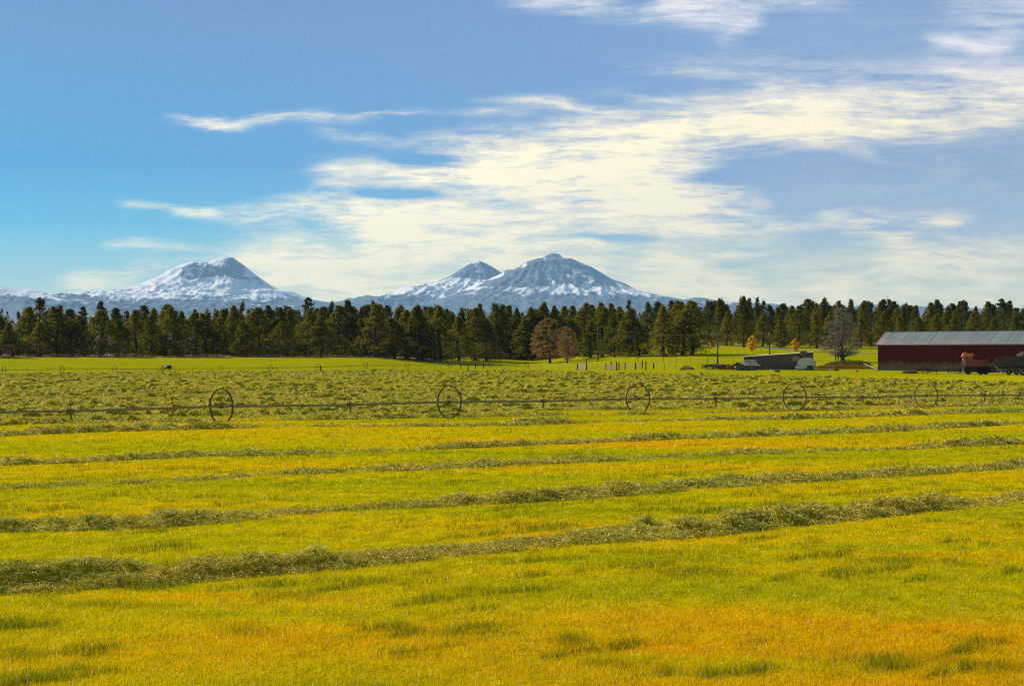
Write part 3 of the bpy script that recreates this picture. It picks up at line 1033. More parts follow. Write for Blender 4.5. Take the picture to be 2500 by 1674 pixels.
# ------------------------------------------------------------------ irrigation wheel lines
def wheel_parts(parent, pos, rz, D, roll=0.0, w=0.12, spokes=8):
    wh = MB()
    wh.ring(D / 2 - 0.018, D / 2, w, 44)
    for k in range(22):
        a = 2 * math.pi * k / 22
        wh.bar((-w / 2, math.cos(a) * (D / 2 + 0.012), math.sin(a) * (D / 2 + 0.012)), (w / 2, math.cos(a) * (D / 2 + 0.012), math.sin(a) * (D / 2 + 0.012)), 0.03, 0.03)
    o = wh.build('wheel', m_steel, parent)
    o.location = pos
    o.rotation_euler = (roll, 0, rz)
    sp_ = MB()
    for k in range(spokes):
        a = 2 * math.pi * k / spokes
        sp_.tube([(0.05 * (-1) ** k, 0.06 * math.cos(a), 0.06 * math.sin(a)), (0, (D / 2 - 0.01) * math.cos(a), (D / 2 - 0.01) * math.sin(a))], 0.004, 5)
    sp_.build('spokes', m_steel, o)
    MB().tube([(-0.10, 0, 0), (0.10, 0, 0)], 0.075, 14).build('hub', m_steel, o)
    return o


D = 1.5
P0 = np.array([-12.3, 78.0])
P4 = np.array([24.5, 108.4])
ud = (P4 - P0) / np.linalg.norm(P4 - P0)
sp_len = np.linalg.norm(P4 - P0) / 4
rz = math.atan2(ud[1], ud[0])
near = empty('irrigation_wheel_line', (P0[0], P0[1], float(H(*P0))), 0, 'near wheel line: long metal pipe through tall steel hoop wheels in the hay', 'irrigation line')
z_near = float(H(*P0)) + D / 2 + 0.02


def nl(s, dz=0.0):
    q = P0 + ud * s
    return Vector((q[0] - P0[0], q[1] - P0[1], float(H(q[0], q[1])) + D / 2 + 0.02 - float(H(*P0)) + dz))


seg = []
for s in np.arange(-24, 96, sp_len / 4):
    sag = -0.05 * math.sin(math.pi * ((s / sp_len) % 1.0)) ** 2
    seg.append(nl(s, sag))
MB().tube(seg, 0.047, 12).build('pipe', m_alu, near, smooth=True)
for i, s in enumerate([-2 * sp_len, -sp_len * 1.0, 0.0, 1.02, 2.03, 3.02, 3.98, 4.95, 5.9]):
    s = s * sp_len if i >= 3 else s
    if i < 2:
        continue
    wheel_parts(near, nl(s), rz + 0.16, D, 0.3 * i, 0.10)
for i, s in enumerate([-0.58, 0.55, 1.5, 2.5, 3.5, 4.45, 5.4]):
    p = nl(s * sp_len, -0.04)
    j = MB()
    ux, uy = ud
    j.tube([p - Vector((ux, uy, 0)) * 0.16, p + Vector((ux, uy, 0)) * 0.16], 0.07, 12)
    jt = j.build('coupling', m_steel, near)
    spk = MB()
    spk.tube([p + Vector((0, 0, 0.05)), p + Vector((0.02, 0, 0.20))], 0.022, 8)
    spk.tube([p + Vector((-0.10, 0, 0.22)), p + Vector((0.13, 0.02, 0.27))], [0.03, 0.014], 8)
    spk.bar(p + Vector((-0.06, 0, 0.30)), p + Vector((0.10, 0.06, 0.30)), 0.03, 0.02)
    spk.tube([p + Vector((0, 0, -0.06)), p + Vector((0.03, 0, -0.34))], [0.03, 0.045], 8)
    spk.build('sprinkler', m_steel, near)

fp = [(-130, 912), (10, 912), (152, 911.5), (280, 911), (392, 911), (431, 911), (540, 911), (660, 909.5), (777, 909), (893, 906), (995, 903), (1099, 899), (1197, 899), (1286, 897)]
far_pts = []
for px, py in fp:
    size = 17.5 + (13.7 - 17.5) * (px - 10) / 1276.0
    dd = D * F / size
    x = (px - CX) / F * dd
    far_pts.append(Vector((x, dd, float(H(x, dd)) + D / 2 + 0.02)))
farl = empty('irrigation_wheel_line', far_pts[0], 0, 'far wheel line: thin pipe with small hoop wheels along the edge of the pasture', 'irrigation line')
o0 = far_pts[0].copy()
MB().tube([p - o0 for p in far_pts], 0.055, 6).build('pipe', m_steel, farl)
for i, p in enumerate(far_pts):
    if i in (3,):
        pass
    q = far_pts[min(i + 1, len(far_pts) - 1)] - far_pts[max(i - 1, 0)]
    wheel_parts(farl, p - o0, math.atan2(q.y, q.x) + (0.5 if i in (4, 5) else 0.05), D, 0.4 * i, 0.14, 6)
pm = (far_pts[4] + far_pts[5]) / 2 - o0
mv = MB()
mv.box(-0.75, 0.55, -0.45, 0.45, 0.05, 0.35)
mv.box(-0.35, 0.75, -0.35, 0.35, 0.35, 0.72)
mv.bar((-0.9, 0, 0.0), (0.9, 0, 0.0), 0.14, 0.14)
mv.bar((0.2, 0.2, 0.0), (0.5, -0.3, -0.66), 0.10, 0.10)
mv.bar((0.3, -0.2, 0.0), (0.0, 0.3, -0.66), 0.10, 0.10)
mo_ = mv.build('drive_engine', m_dark, farl, bevel=0.03)
mo_.location = pm
cv = MB().prism([(-0.95, 0.74), (-0.75, 0.90), (0.35, 0.95), (0.75, 0.80), (0.72, 0.73), (-0.9, 0.70)], -0.5, 0.5).build('engine_cover', m_white, farl, bevel=0.02)
cv.location = pm
sw = wheel_parts(farl, pm + Vector((-1.35, 0.3, 0)), math.atan2(far_pts[5].y - far_pts[4].y, far_pts[5].x - far_pts[4].x) - 1.0, D, 0.2, 0.16, 6)


# ------------------------------------------------------------------ trees
def tube_np(p0, p1, r0, r1, n=5):
    p0, p1 = np.asarray(p0, float), np.asarray(p1, float)
    d = p1 - p0
    d /= np.linalg.norm(d) + 1e-9
    a = np.array([0, 0, 1.0]) if abs(d[2]) < 0.9 else np.array([1.0, 0, 0])
    s = np.cross(d, a)
    s /= np.linalg.norm(s)
    t_ = np.cross(s, d)
    an = np.arange(n) * 2 * np.pi / n
    c_ = np.cos(an)[:, None] * s + np.sin(an)[:, None] * t_
    v = np.concatenate([p0 + c_ * r0, p1 + c_ * r1])
    i = np.arange(n)
    return v, np.stack([i, (i + 1) % n, (i + 1) % n + n, i + n], 1)


def leaf_quads(cen, size, r):
    n = len(cen)
    a = r.normal(0, 1, (n, 3))
    a /= np.linalg.norm(a, axis=1)[:, None]
    b_ = r.normal(0, 1, (n, 3))
    b_ -= (a * b_).sum(1)[:, None] * a
    b_ /= np.linalg.norm(b_, axis=1)[:, None]
    s = size * (0.6 + 0.8 * r.random(n))
    a = a * s[:, None] * 0.5
    b_ = b_ * (s * (0.35 + 0.4 * r.random(n)))[:, None] * 0.5
    v = np.stack([cen - a, cen + b_, cen + a, cen - b_], 1).reshape(-1, 3)
    return v, np.arange(4 * n).reshape(-1, 4), np.repeat(r.random(n), 4)


def tree_meshes(kind, seed):
    """height 1 unit = 10 m; returns crown and trunk meshes"""
    r = np.random.default_rng(seed)
    Ht = 10.0
    clear, wid, nb, per, csz, lsz, top = {
        'round': (0.35, 7.6, 190, 40, 0.60, 0.25, 0.82), 'cone': (0.3, 6.4, 190, 38, 0.54, 0.24, 1.1),
        'spire': (0.5, 4.4, 120, 34, 0.44, 0.22, 1.2), 'ragged': (0.9, 5.6, 90, 34, 0.54, 0.25, 0.9),
        'broad': (0.6, 9.2, 240, 40, 0.64, 0.26, 0.74), 'twin': (0.6, 7.2, 190, 38, 0.56, 0.24, 0.95),
        'oval': (1.2, 8.4, 220, 42, 0.60, 0.24, 0.5), 'bare': (1.2, 8.2, 240, 44, 0.62, 0.20, 0.62), 'small': (1.4, 6.6, 75, 60, 0.80, 0.62, 0.75)}[kind]
    hs, fs, at_ = [], [], []
    tv, tfc = [], []
    b_ = 0

    def limb(p0, p1, r0, r1, n=5):
        v, f = tube_np(p0, p1, r0, r1, n)
        tfc.append(f + sum(len(q) for q in tv))
        tv.append(v)
    lean = r.normal(0, 0.10, 2)
    ax = lambda z: np.array([lean[0] * z / 3 + 0.12 * math.sin(z * 0.9 + seed), lean[1] * z / 3 + 0.1 * math.cos(z * 0.7 + seed), z])
    z0 = 0.0
    rt = 0.26 if kind != 'bare' else 0.34
    for k in range(9):
        z1_ = Ht * 0.93 * (k + 1) / 9
        limb(ax(z0), ax(z1_), rt * (1 - z0 / Ht) ** 0.8 + 0.02, rt * (1 - z1_ / Ht) ** 0.8 + 0.02, 7)
        z0 = z1_
    for i in range(nb):
        t_ = r.random() ** (1.1 if kind == 'bare' else 0.85)
        z = clear + (Ht - clear) * t_
        if kind in ('cone', 'spire'):
            env = (1 - t_) ** (0.95 if kind == 'cone' else 0.85) * (0.55 + 0.45 * ss(0, 0.18, t_))
        elif kind == 'ragged':
            env = (1 - t_) ** 0.55 * (0.45 + 0.55 * ss(0, 0.3, t_)) * (0.5 + 0.8 * vnoise(np.array(t_ * 7.0), np.array(seed * 1.3), 5))
        elif kind in ('small', 'oval'):
            env = math.sin(math.pi * (0.12 + 0.84 * t_)) ** 0.9
        elif kind == 'bare':
            env = (1 - t_) ** top * (0.55 + 0.45 * ss(0, 0.15, t_))
        else:
            env = (1 - t_) ** top * (0.80 + 0.20 * ss(0, 0.22, t_))
        env = float(env) * wid / 2
        a = r.random() * 2 * math.pi
        lob = 0.78 + 0.42 * float(vnoise(np.array(a * 1.6), np.array(z * 0.6), seed))
        rr = env * lob * (0.35 + 0.65 * r.random() ** 0.45)
        base = ax(max(z - rr * 0.55, clear * 0.7))
        c = ax(z) + np.array([math.cos(a) * rr, math.sin(a) * rr, 0])
        if kind == 'twin' and t_ > 0.45:
            c[0] += 0.9 * (1 if i % 2 else -1) * (t_ - 0.3)
        if i % 2 == 0 or kind == 'bare':
            limb(base, c, 0.055 * (1 - t_ * 0.6), 0.012, 4)
        sc = csz * (0.5 + 0.8 * r.random()) * (1 - 0.62 * t_)
        n = int(per * (0.6 + 0.8 * r.random()))
        if kind == 'bare':
            outd = c - base
            outd /= np.linalg.norm(outd) + 1e-6
            for q in range(5):
                e = c + outd * 0.5 * r.random() + r.normal(0, 0.38, 3)
                limb(c - outd * 0.3 * r.random() * rr, e, 0.016, 0.005, 3)
        pts = c + r.normal(0, 1, (n, 3)) * sc * np.array([0.62, 0.62, 0.42])
        v, f, a_ = leaf_quads(pts, lsz, r)
        if kind == 'bare':
            v = v.reshape(-1, 4, 3)
            m_ = v.mean(1, keepdims=True)
            v[:, 1] = m_[:, 0] + (v[:, 1] - m_[:, 0]) * 0.35
            v[:, 3] = m_[:, 0] + (v[:, 3] - m_[:, 0]) * 0.35
            v = v.reshape(-1, 3)
        hs.append(v)
        fs.append(f + b_)
        at_.append(a_)
        b_ += len(v)
    # side leaders: small steeples rising out of the crown
    if kind not in ('small', 'bare', 'oval'):
        for q in range({'spire': 4, 'ragged': 8, 'cone': 8}.get(kind, 12)):
            tq = r.uniform(0.45, 0.9)
            zq = clear + (Ht - clear) * tq
            rq = wid / 2 * (1 - tq) ** 0.8 * r.uniform(0.2, 0.85)
            aq = r.random() * 6.283
            hq = r.uniform(0.8, 2.0) * (1 - 0.35 * tq)
            cq = ax(zq) + np.array([math.cos(aq) * rq, math.sin(aq) * rq, 0])
            limb(cq - np.array([0, 0, 0.4]), cq + np.array([0, 0, hq]), 0.03, 0.008, 3)
            n = 60
            tz = r.random(n)
            sq = 0.30 * (1 - tz) + 0.02
            pts = cq + np.stack([r.normal(0, 1, n) * sq, r.normal(0, 1, n) * sq, tz * hq], 1)
            v, f, a_ = leaf_quads(pts, 0.22, r)
            hs.append(v)
            fs.append(f + b_)
            at_.append(a_)
            b_ += len(v)
    # leader shoots at the very top
    if kind not in ('small', 'bare', 'oval'):
        for q in range(3 if kind != 'spire' else 5):
            zt = Ht * (0.93 + 0.07 * q / 4)
            n = 16
            pts = ax(zt) + np.stack([r.normal(0, 0.10, n), r.normal(0, 0.10, n), r.normal(0, 0.22, n)], 1) + np.array([r.normal(0, 0.22), r.normal(0, 0.2), 0])
            v, f, a_ = leaf_quads(pts, 0.2, r)
            hs.append(v)
            fs.append(f + b_)
            at_.append(a_)
            b_ += len(v)
    crown = np_mesh(kind + '_crown', np.concatenate(hs), np.concatenate(fs), {'rnd': np.concatenate(at_)})
    trunk = np_mesh(kind + '_trunk', np.concatenate(tv), np.concatenate(tfc), smooth=True)
    trunk.materials.append(m_bark)
    return crown, trunk


PROTO = {}
for kind, ns in (('round', 4), ('cone', 4), ('spire', 3), ('ragged', 3), ('broad', 2), ('twin', 2), ('bare', 2), ('small', 3), ('oval', 2)):
    PROTO[kind] = [tree_meshes(kind, 1000 + 37 * i + len(kind)) for i in range(ns)]
crown_cache = {}


def crown_with(kind, i, mat):
    key = (kind, i, mat.name)
    if key not in crown_cache:
        me = PROTO[kind][i][0].copy()
        me.materials.clear()
        me.materials.append(mat)
        crown_cache[key] = me
    return crown_cache[key]


def tree(name, kind, pos, height, mat, label, cat, group=None, wscale=1.0, var=None, trunk_mat=None):
    i = random.randrange(len(PROTO[kind])) if var is None else var
    o = empty(name, pos - Vector((0, 0, 0.05)), random.uniform(0, 6.28), label, cat, group)
    s = height / 10.0
    wscale *= 1.28 if kind in ('round', 'cone', 'spire', 'ragged', 'broad', 'twin') else 1.0
    o.scale = (s * wscale, s * wscale, s)
    link('crown', crown_with(kind, i, mat), None, o)
    link('trunk', PROTO[kind][i][1], None, o)
    return o


TREES = []     # (px, kind, depth, height)


def tree_by_top(px, top_y, d, kind, mat, wscale=1.0, **kw):
    p = at(px, d)
    h = CAMZ + (HY - top_y) / F * d - p.z
    return p, h


def ordinal(n):
    return '%d%s' % (n, 'th' if 10 <= n % 100 <= 20 else {1: 'st', 2: 'nd', 3: 'rd'}.get(n % 10, 'th'))


# tall trees whose tops stand out against the sky: photo column (2342 wide), top row, kind, description
TOPS = [(95, 681, 'ragged', 'very tall ragged conifer, tallest at the far left of the tree line'), (45, 712, 'spire', None), (140, 712, 'spire', None), (185, 702, 'ragged', 'loose airy conifer rising left of the left snowy peak'),
        (232, 690, 'ragged', 'tall ragged conifer with a split open top below the left peak\'s left foot'), (262, 704, 'ragged', None), (287, 712, 'ragged', None), (318, 714, 'round', None), (352, 705, 'cone', None), (378, 704, 'spire', None),
        (415, 712, 'cone', None), (443, 708, 'spire', None), (473, 712, 'cone', None), (500, 708, 'spire', None), (530, 704, 'spire', None), (548, 690, 'spire', 'slim dark spire tree standing high, straight below the left snowy summit'), (575, 712, 'cone', None),
        (600, 710, 'cone', None), (640, 703, 'twin', 'double topped tree below the right foot of the left peak'), (663, 706, 'cone', None), (708, 681, 'ragged', 'tallest conifer of the wood between the two snowy mountains'), (735, 703, 'cone', None), (757, 690, 'spire', 'slim two spiked tree just right of the tallest mid-left conifer'),
        (770, 700, 'spire', None), (806, 688, 'round', 'dark dome topped tree below the gap between the mountains'), (826, 705, 'cone', None), (855, 687, 'spire', 'narrow candle shaped tree right of the dome topped tree'), (878, 697, 'round', None), (905, 704, 'cone', None), (925, 699, 'ragged', None),
        (955, 708, 'spire', None), (985, 702, 'cone', None), (1015, 706, 'cone', None), (1050, 703, 'spire', None), (1075, 708, 'round', None), (1098, 695, 'cone', None), (1130, 703, 'cone', None), (1155, 700, 'round', None), (1180, 704, 'cone', None), (1215, 703, 'cone', None),
        (1242, 691, 'cone', 'tall dark tree peaking straight below the highest mountain summit'), (1266, 698, 'cone', None), (1292, 700, 'round', None), (1320, 700, 'round', None), (1347, 704, 'cone', None), (1376, 692, 'round', 'broad dark tree right of the highest summit'), (1407, 695, 'round', None), (1447, 686, 'spire', 'slim pointed tree below the right slope of the right mountain'),
        (1481, 690, 'cone', None), (1515, 696, 'cone', None), (1560, 688, 'broad', 'big olive green tree standing forward, left of the gap in the wood'), (1588, 697, 'cone', None), (1622, 690, 'ragged', None), (1650, 682, 'cone', 'tall full tree just right of the gap in the wood'), (1695, 677, 'cone', 'tallest twin topped tree above the orange saplings'), (1712, 682, 'cone', None),
        (1732, 681, 'spire', 'dark steeple tree above the long grey shed'), (1757, 687, 'spire', None), (1783, 702, 'cone', None), (1815, 699, 'round', None), (1848, 691, 'cone', None), (1867, 693, 'cone', None), (1885, 681, 'cone', 'tall pointed tree left of the bare grey tree'), (1918, 688, 'round', None), (1945, 684, 'cone', None),
        (1972, 693, 'cone', None), (1992, 690, 'ragged', 'ragged tree behind the right side of the bare grey tree'), (2012, 690, 'cone', None), (2045, 703, 'broad', None), (2068, 698, 'cone', None), (2095, 698, 'cone', None), (2133, 692, 'round', 'dome topped tree behind the barn, left of centre of its roof'), (2168, 699, 'cone', None), (2190, 698, 'cone', None),
        (2207, 687, 'ragged', 'ragged tall tree behind the middle of the barn roof'), (2232, 700, 'cone', None), (2253, 704, 'round', None), (2292, 689, 'ragged', 'ragged tall tree near the right edge behind the barn'), (2318, 704, 'round', None), (2340, 706, 'cone', None)]
GT = 'dark conifers whose tops show along the skyline of the wood'
n = 0
for (x, ty, kind, lab) in TOPS:
    px = x * 1.0675
    dmin = 560 if px < 1550 else 578
    d = dmin + random.uniform(0, 50)
    p, h = tree_by_top(px, ty * 1.0675, d, kind, None)
    n += 1
    sect = 'left' if px < 830 else ('middle' if px < 1660 else 'right')
    tree('conifer', kind, p, h, m_fol if kind in ('cone', 'round', 'broad') else m_fol_far,
         lab or 'conifer top on the skyline, %s from the left among the skyline tops' % ordinal(n), 'tree', None if lab else GT,
         {'round': 0.85, 'cone': 0.85, 'spire': 0.8, 'ragged': 0.9, 'broad': 0.8, 'twin': 0.9}[kind])
# front row of rounder junipers
FRONT = []
x = -260
while x < 1560:
    FRONT.append((x, random.uniform(738, 790), random.choice(['round', 'cone', 'broad', 'round', 'twin'])))
    x += random.uniform(26, 46)
front_extra = [(1020, 745, 'cone'), (1060, 770, 'round'), (1210, 790, 'round'), (1265, 775, 'cone'), (1440, 780, 'cone'), (1500, 775, 'round'), (1560, 778, 'broad'),
               (1620, 745, 'cone'), (1690, 735, 'broad'), (1668, 760, 'cone')]
n = 0
for (px, ty, kind) in FRONT + front_extra:
    base_d = np.interp(px, [0, 1050, 1150, 1400, 1500, 1600, 1750], [511, 514, 528, 520, 500, 485, 470])
    if 1215 < px < 1420 and ty < 778:
        base_d = 560
    d = base_d + random.uniform(0, 16)
    if 1190 < px < 1430 and d < 550:
        d = 556 + random.uniform(0, 12)
    p, h = tree_by_top(px, ty, d, kind, None)
    inside = -20 < px < 2520
    n += 1 if inside else 0
    tree('juniper', kind, p, max(h, 6.5), m_fol, ('juniper in the front row, %s from the left edge of the wood' % ordinal(n)) if inside else 'juniper in the front row beyond the left edge of the photo',
         'tree', 'junipers in the front row of the wood', random.uniform(0.95, 1.25))
# right hand side, front of the rise
RIGHTF = [(1775, 762, 'cone', 566), (1815, 768, 'round', 556), (1862, 765, 'round', 560), (1905, 770, 'cone', 552), (1950, 755, 'broad', 556), (1995, 765, 'cone', 548), (2030, 760, 'round', 556), (2100, 775, 'round', 560), (2150, 760, 'broad', 560),
          (2200, 770, 'cone', 540), (2240, 775, 'round', 545), (2285, 765, 'cone', 540), (2330, 772, 'round', 545), (2380, 765, 'broad', 540), (2430, 775, 'round', 545), (2480, 768, 'cone', 540), (2540, 770, 'round', 545), (2600, 760, 'cone', 545), (2670, 765, 'broad', 545)]
for i, (px, ty, kind, d) in enumerate(RIGHTF):
    p, h = tree_by_top(px, ty, d, kind, None)
    tree('juniper', kind, p, h, m_fol, 'olive juniper right of the wood\'s gap, front rank, %s going right' % ordinal(i + 1), 'tree',
         'junipers behind the yard and barn', random.uniform(0.8, 1.0))
# back rows fill the wood
nb = 0
for i in range(112):
    px = random.uniform(-200, 2640)
    if 1705 < px < 1730:
        continue
    d = random.uniform(640, 760) if px > 1500 else random.uniform(590, 740)
    if px < 700 and random.random() < 0.4:
        px = random.uniform(1620, 2640)
    ty = random.uniform(744, 768) if px < 1600 else random.uniform(730, 754)
    kind = random.choice(['cone', 'spire', 'round', 'cone', 'ragged'])
    p, h = tree_by_top(px, ty, d, kind, None)
    tree('conifer', kind, p, h, m_fol_far, 'dark conifer standing deep in the wood behind the front trees', 'tree', 'dark conifers deep in the wood', random.uniform(1.05, 1.45))
# beyond them the wood closes into one mass
xsw, fw, aw = [], [], []
b_ = 0
r_ = np.random.default_rng(77)
for i in range(620):
    px = r_.uniform(-900, 3400)
    d = r_.uniform(760, 900)
    hgt = np.clip((872 - r_.uniform(752, 785)) / F * d + 2.88 - float(H((px - CX) / F * d, d)), 4, 30)
    x0 = (px - CX) / F * d
    z0 = float(H(x0, d))
    m = 230
    t_ = r_.random(m)
    rad = (1 - t_) ** 0.6 * 4.2 * np.sqrt(r_.random(m))
    a = r_.random(m) * 6.283
    pts = np.stack([x0 + rad * np.cos(a), d + rad * np.sin(a), z0 + 0.5 + t_ * (hgt - 0.5)], 1)
    v, f, a_ = leaf_quads(pts, 1.15, r_)
    xsw.append(v)
    fw.append(f + b_)
    aw.append(a_)
    b_ += len(v)
o = link('distant_wood', np_mesh('distant_wood', np.concatenate(xsw), np.concatenate(fw), {'rnd': np.concatenate(aw)}), m_fol_far)
tag(o, 'dark mass of the wood far behind the tree line', 'wood', kind='stuff')

# single trees with a look of their own
def solo(name, kind, px, base_y, top_y, mat, label, cat='tree', w=1.0, var=0, group=None):
    p = on_ground(px, base_y)
    h = (base_y - top_y) / F * p.y
    return tree(name, kind, p, h, mat, label, cat, group, w, var)


solo('russet_tree', 'oval', 1343, 886, 777, m_twig_brown, 'big russet brown tree standing out in front of the dark wood', w=1.22, var=0)
solo('russet_tree', 'oval', 1386, 887, 800, m_twig_brown, 'smaller brown tree just right of the big russet tree', w=0.80, var=1)
solo('bare_tree', 'bare', 2056, 883, 752, m_twig_grey, 'bare grey branched tree left of the red barn', w=1.25, var=0)
solo('autumn_tree', 'small', 1836, 858, 819, m_orange, 'largest bright orange little tree, above the long grey shed', w=1.0, var=0)
solo('autumn_tree', 'small', 1941, 858, 827, m_orange, 'bright orange little tree above the white trailer', w=1.0, var=1)
solo('autumn_tree', 'small', 1738, 850, 823, m_orange, 'smallest orange little tree, beside the pole at the gap in the wood', w=0.9, var=2)


# low plants and brush as loose masses
def brush(name, cx, cy, rx, ry, hgt, n, mat, size, label, seed, kind='stuff', cat='brush'):
    r = np.random.default_rng(seed)
    a = r.random(n) * 6.283
    q = np.sqrt(r.random(n))
    x = cx + rx * q * np.cos(a)
    y = cy + ry * q * np.sin(a)
    hh = hgt * (0.25 + 1.1 * fbm(x / 1.6, y / 1.6, 3, seed)) * (1 - q ** 3)
    keep = fbm(x / 3.0, y / 3.0, 3, seed + 9) > (0.52 if name == 'undergrowth' else 0.0)
    x, y, hh, q = x[keep], y[keep], hh[keep], q[keep]
    n = len(x)
    z = H(x, y) + hh * r.random(n) ** 0.6
    v, f, a_ = leaf_quads(np.stack([x, y, z], 1), size, r)
    o = link(name, np_mesh(name, v, f, {'rnd': a_}), mat)
    return tag(o, label, cat, kind=kind)


def brush_px(name, px0, px1, base_y, depth, hgt, n, mat, size, label, seed, **kw):
    p = yard((px0 + px1) / 2, base_y)
    return brush(name, p.x, p.y + depth, (px1 - px0) / 2 / F * p.y, depth, hgt, n, mat, size, label, seed, **kw)


brush_px('dry_brush', 1990, 2150, 901, 5, 0.95, 9000, m_brush, 0.22, 'rust brown dry brush left of the barn', 1)
brush_px('weeds', 2020, 2140, 892, 4, 1.2, 5000, m_weed, 0.24, 'green tumbled weeds below the bare grey tree', 2)
brush_px('dry_brush', 1905, 1935, 902, 1.2, 1.1, 2500, m_brush, 0.18, 'small clump of orange dry brush left of the white trailer', 3)
brush_px('dry_brush', 1770, 1800, 903, 2, 0.9, 2200, m_brush, 0.18, 'pinkish dry weeds left of the small lean-to shed', 4)
brush_px('weeds', 2205, 2245, 902, 1.5, 0.85, 3000, m_brush, 0.2, 'heap of dry weeds against the barn wall', 5)
brush_px('dry_brush', 1660, 1700, 903, 2, 1.0, 900, m_weed, 0.18, 'thin tall weeds right of the wooden corral fence', 6)
brush_px('dry_grass', 785, 880, 907, 0.8, 0.35, 2600, m_plank, 0.12, 'pale dry grass strip right of the lone thick fence post', 7, cat='grass')
# litter of dead wood and dry growth along the foot of the wood
r_ = np.random.default_rng(5)
L1, L2, L3, b_ = [], [], [], 0
for i in range(700):
    px = r_.uniform(-300, 1110)
    d = r_.uniform(507, 560)
    x0 = (px - CX) / F * d
    z0 = float(H(x0, d))
    a = r_.random() * 6.28
    ln_ = r_.uniform(0.6, 3.0)
    v, f = tube_np((x0, d, z0 + r_.uniform(0.05, 0.7)), (x0 + math.cos(a) * ln_, d + math.sin(a) * ln_, z0 + r_.uniform(0.05, 1.1)), 0.06, 0.03, 4)
    L1.append(v)
    L2.append(f + b_)
    b_ += len(v)
tag(link('deadwood', np_mesh('deadwood', np.concatenate(L1), np.concatenate(L2)), m_board), 'litter of pale dead branches along the foot of the wood', 'dead wood', kind='stuff')
m_sunlit_straw = foliage('sunlit_straw_growth', (0.85, 0.52, 0.24), (0.85, 0.55, 0.26), (0.40, 0.24, 0.10), 0.3)  # dry growth, its pale colour standing in for sunlit clearings between the trunks
brush('undergrowth', at(300, 540).x, 520, 84, 11, 1.3, 16000, m_sunlit_straw, 0.34, 'dry undergrowth beneath the trees, coloured pale like sunlit ground', 12, cat='undergrowth')

# ------------------------------------------------------------------ red barn
m_wall, t, b = new_mat('barn_red_boards')
g = t.node('ShaderNodeTexCoord')
oc = g.outputs['Object']
sp = t.node('ShaderNodeSeparateXYZ')
t.l.new(oc, sp.inputs[0])
wv_ = t.noise(t.mapping(oc, scale=(6.0, 1.0, 0.35)), 1.0, 4.0, 0.6)
blot = t.noise(t.mapping(oc, scale=(0.5, 1.0, 0.8)), 1.0, 5.0, 0.65)
red = t.mix(t.mapr(wv_, 0.35, 0.65), (0.16, 0.016, 0.011), (0.070, 0.009, 0.007))
red = t.mix(t.mapr(blot, 0.5, 0.72, 0.0, 0.6), red, (0.09, 0.045, 0.035))
hgt = t.math('ADD', sp.outputs[2], t.math('MULTIPLY', t.math('SUBTRACT', blot, 0.5), 1.8))
bare_f = t.mapr(hgt, 1.0, 2.1, 1.0, 0.0, True)
grey = t.mix(t.mapr(wv_, 0.35, 0.65), (0.19, 0.155, 0.10), (0.10, 0.08, 0.055))
t.put(b.inputs['Base Color'], t.mix(bare_f, red, grey))
b.inputs['Roughness'].default_value = 0.9
m_roof, t, b = new_mat('barn_roof_metal')
g = t.node('ShaderNodeTexCoord')
oc = g.outputs['Object']
n1 = t.noise(t.mapping(oc, scale=(0.25, 0.8, 0.8)), 1.0, 5.0, 0.65)
n2 = t.noise(t.mapping(oc, scale=(1.6, 0.1, 0.1)), 1.0, 2.0, 0.6)
sp = t.node('ShaderNodeSeparateXYZ')
t.l.new(oc, sp.inputs[0])
c = t.mix(t.mapr(n2, 0.35, 0.65), (0.20, 0.235, 0.22), (0.14, 0.175, 0.165))
rust = t.math('ADD', n1, t.mapr(sp.outputs[2], 5.4, 7.0, 0.13, -0.2))
rust = t.math('ADD', rust, t.mapr(sp.outputs[0], 0.0, 3.0, 0.16, 0.0))
c = t.mix(t.mapr(rust, 0.52, 0.66, 0.0, 0.75), c, (0.36, 0.24, 0.21))
t.put(b.inputs['Base Color'], c)
b.inputs['Roughness'].default_value = 0.55
b.inputs['Metallic'].default_value = 0.1

bd = 380.0
bp = at(2143, bd)
eave_z = CAMZ + (HY - 840) / F * bd - bp.z
ax_ = Vector((0.76, -0.65, 0))
barn = empty('barn', bp, math.atan2(ax_.y, ax_.x), 'long weathered dark red barn with a grey metal roof', 'barn')
BL, BW, EZ, RZ_ = 46.0, 7.8, eave_z, eave_z + 2.55
w = MB()
w.box(0, BL, 0, 0.15, -0.6, EZ)
w.box(0, BL, BW - 0.15, BW, -0.6, EZ)
w.prism([(0, 0)], 0, 0) if False else None
w.build('wall', m_wall, barn)
for xg in (0.0, BL - 0.15):
    gm = MB()
    vs = [(xg, 0.155, -0.6), (xg, BW - 0.155, -0.6), (xg, BW - 0.155, EZ - 0.02), (xg, BW / 2, RZ_ - 0.12), (xg, 0.155, EZ - 0.02)]
    vs2 = [(x + 0.15, y, z) for x, y, z in vs]
    gm.add(vs + vs2, [(0, 1, 2, 3, 4), (9, 8, 7, 6, 5)] + [(i, (i + 1) % 5, 5 + (i + 1) % 5, 5 + i) for i in range(5)])
    gm.build('gable_wall', m_wall, barn)
bt = MB()
for k in range(int(BL / 0.4)):
    bt.box(0.02 + k * 0.4, 0.07 + k * 0.4, -0.022, -0.001, -0.6, EZ - 0.05)
bt.build('battens', m_wall, barn)
rf = MB()
nx = int(BL / 0.22)
vs, fs = [], []
for i in range(nx + 1):
    xx = -0.35 + (BL + 0.7) * i / nx
    dz = 0.03 if i % 2 else 0.0
    for (yy, zz) in ((-0.35, EZ - 0.12), (BW / 2, RZ_), (BW + 0.35, EZ - 0.12)):
        vs.append((xx, yy, zz + dz))
for i in range(nx):
    for j in range(2):
        a = i * 3 + j
        fs.append((a, a + 3, a + 4, a + 1))
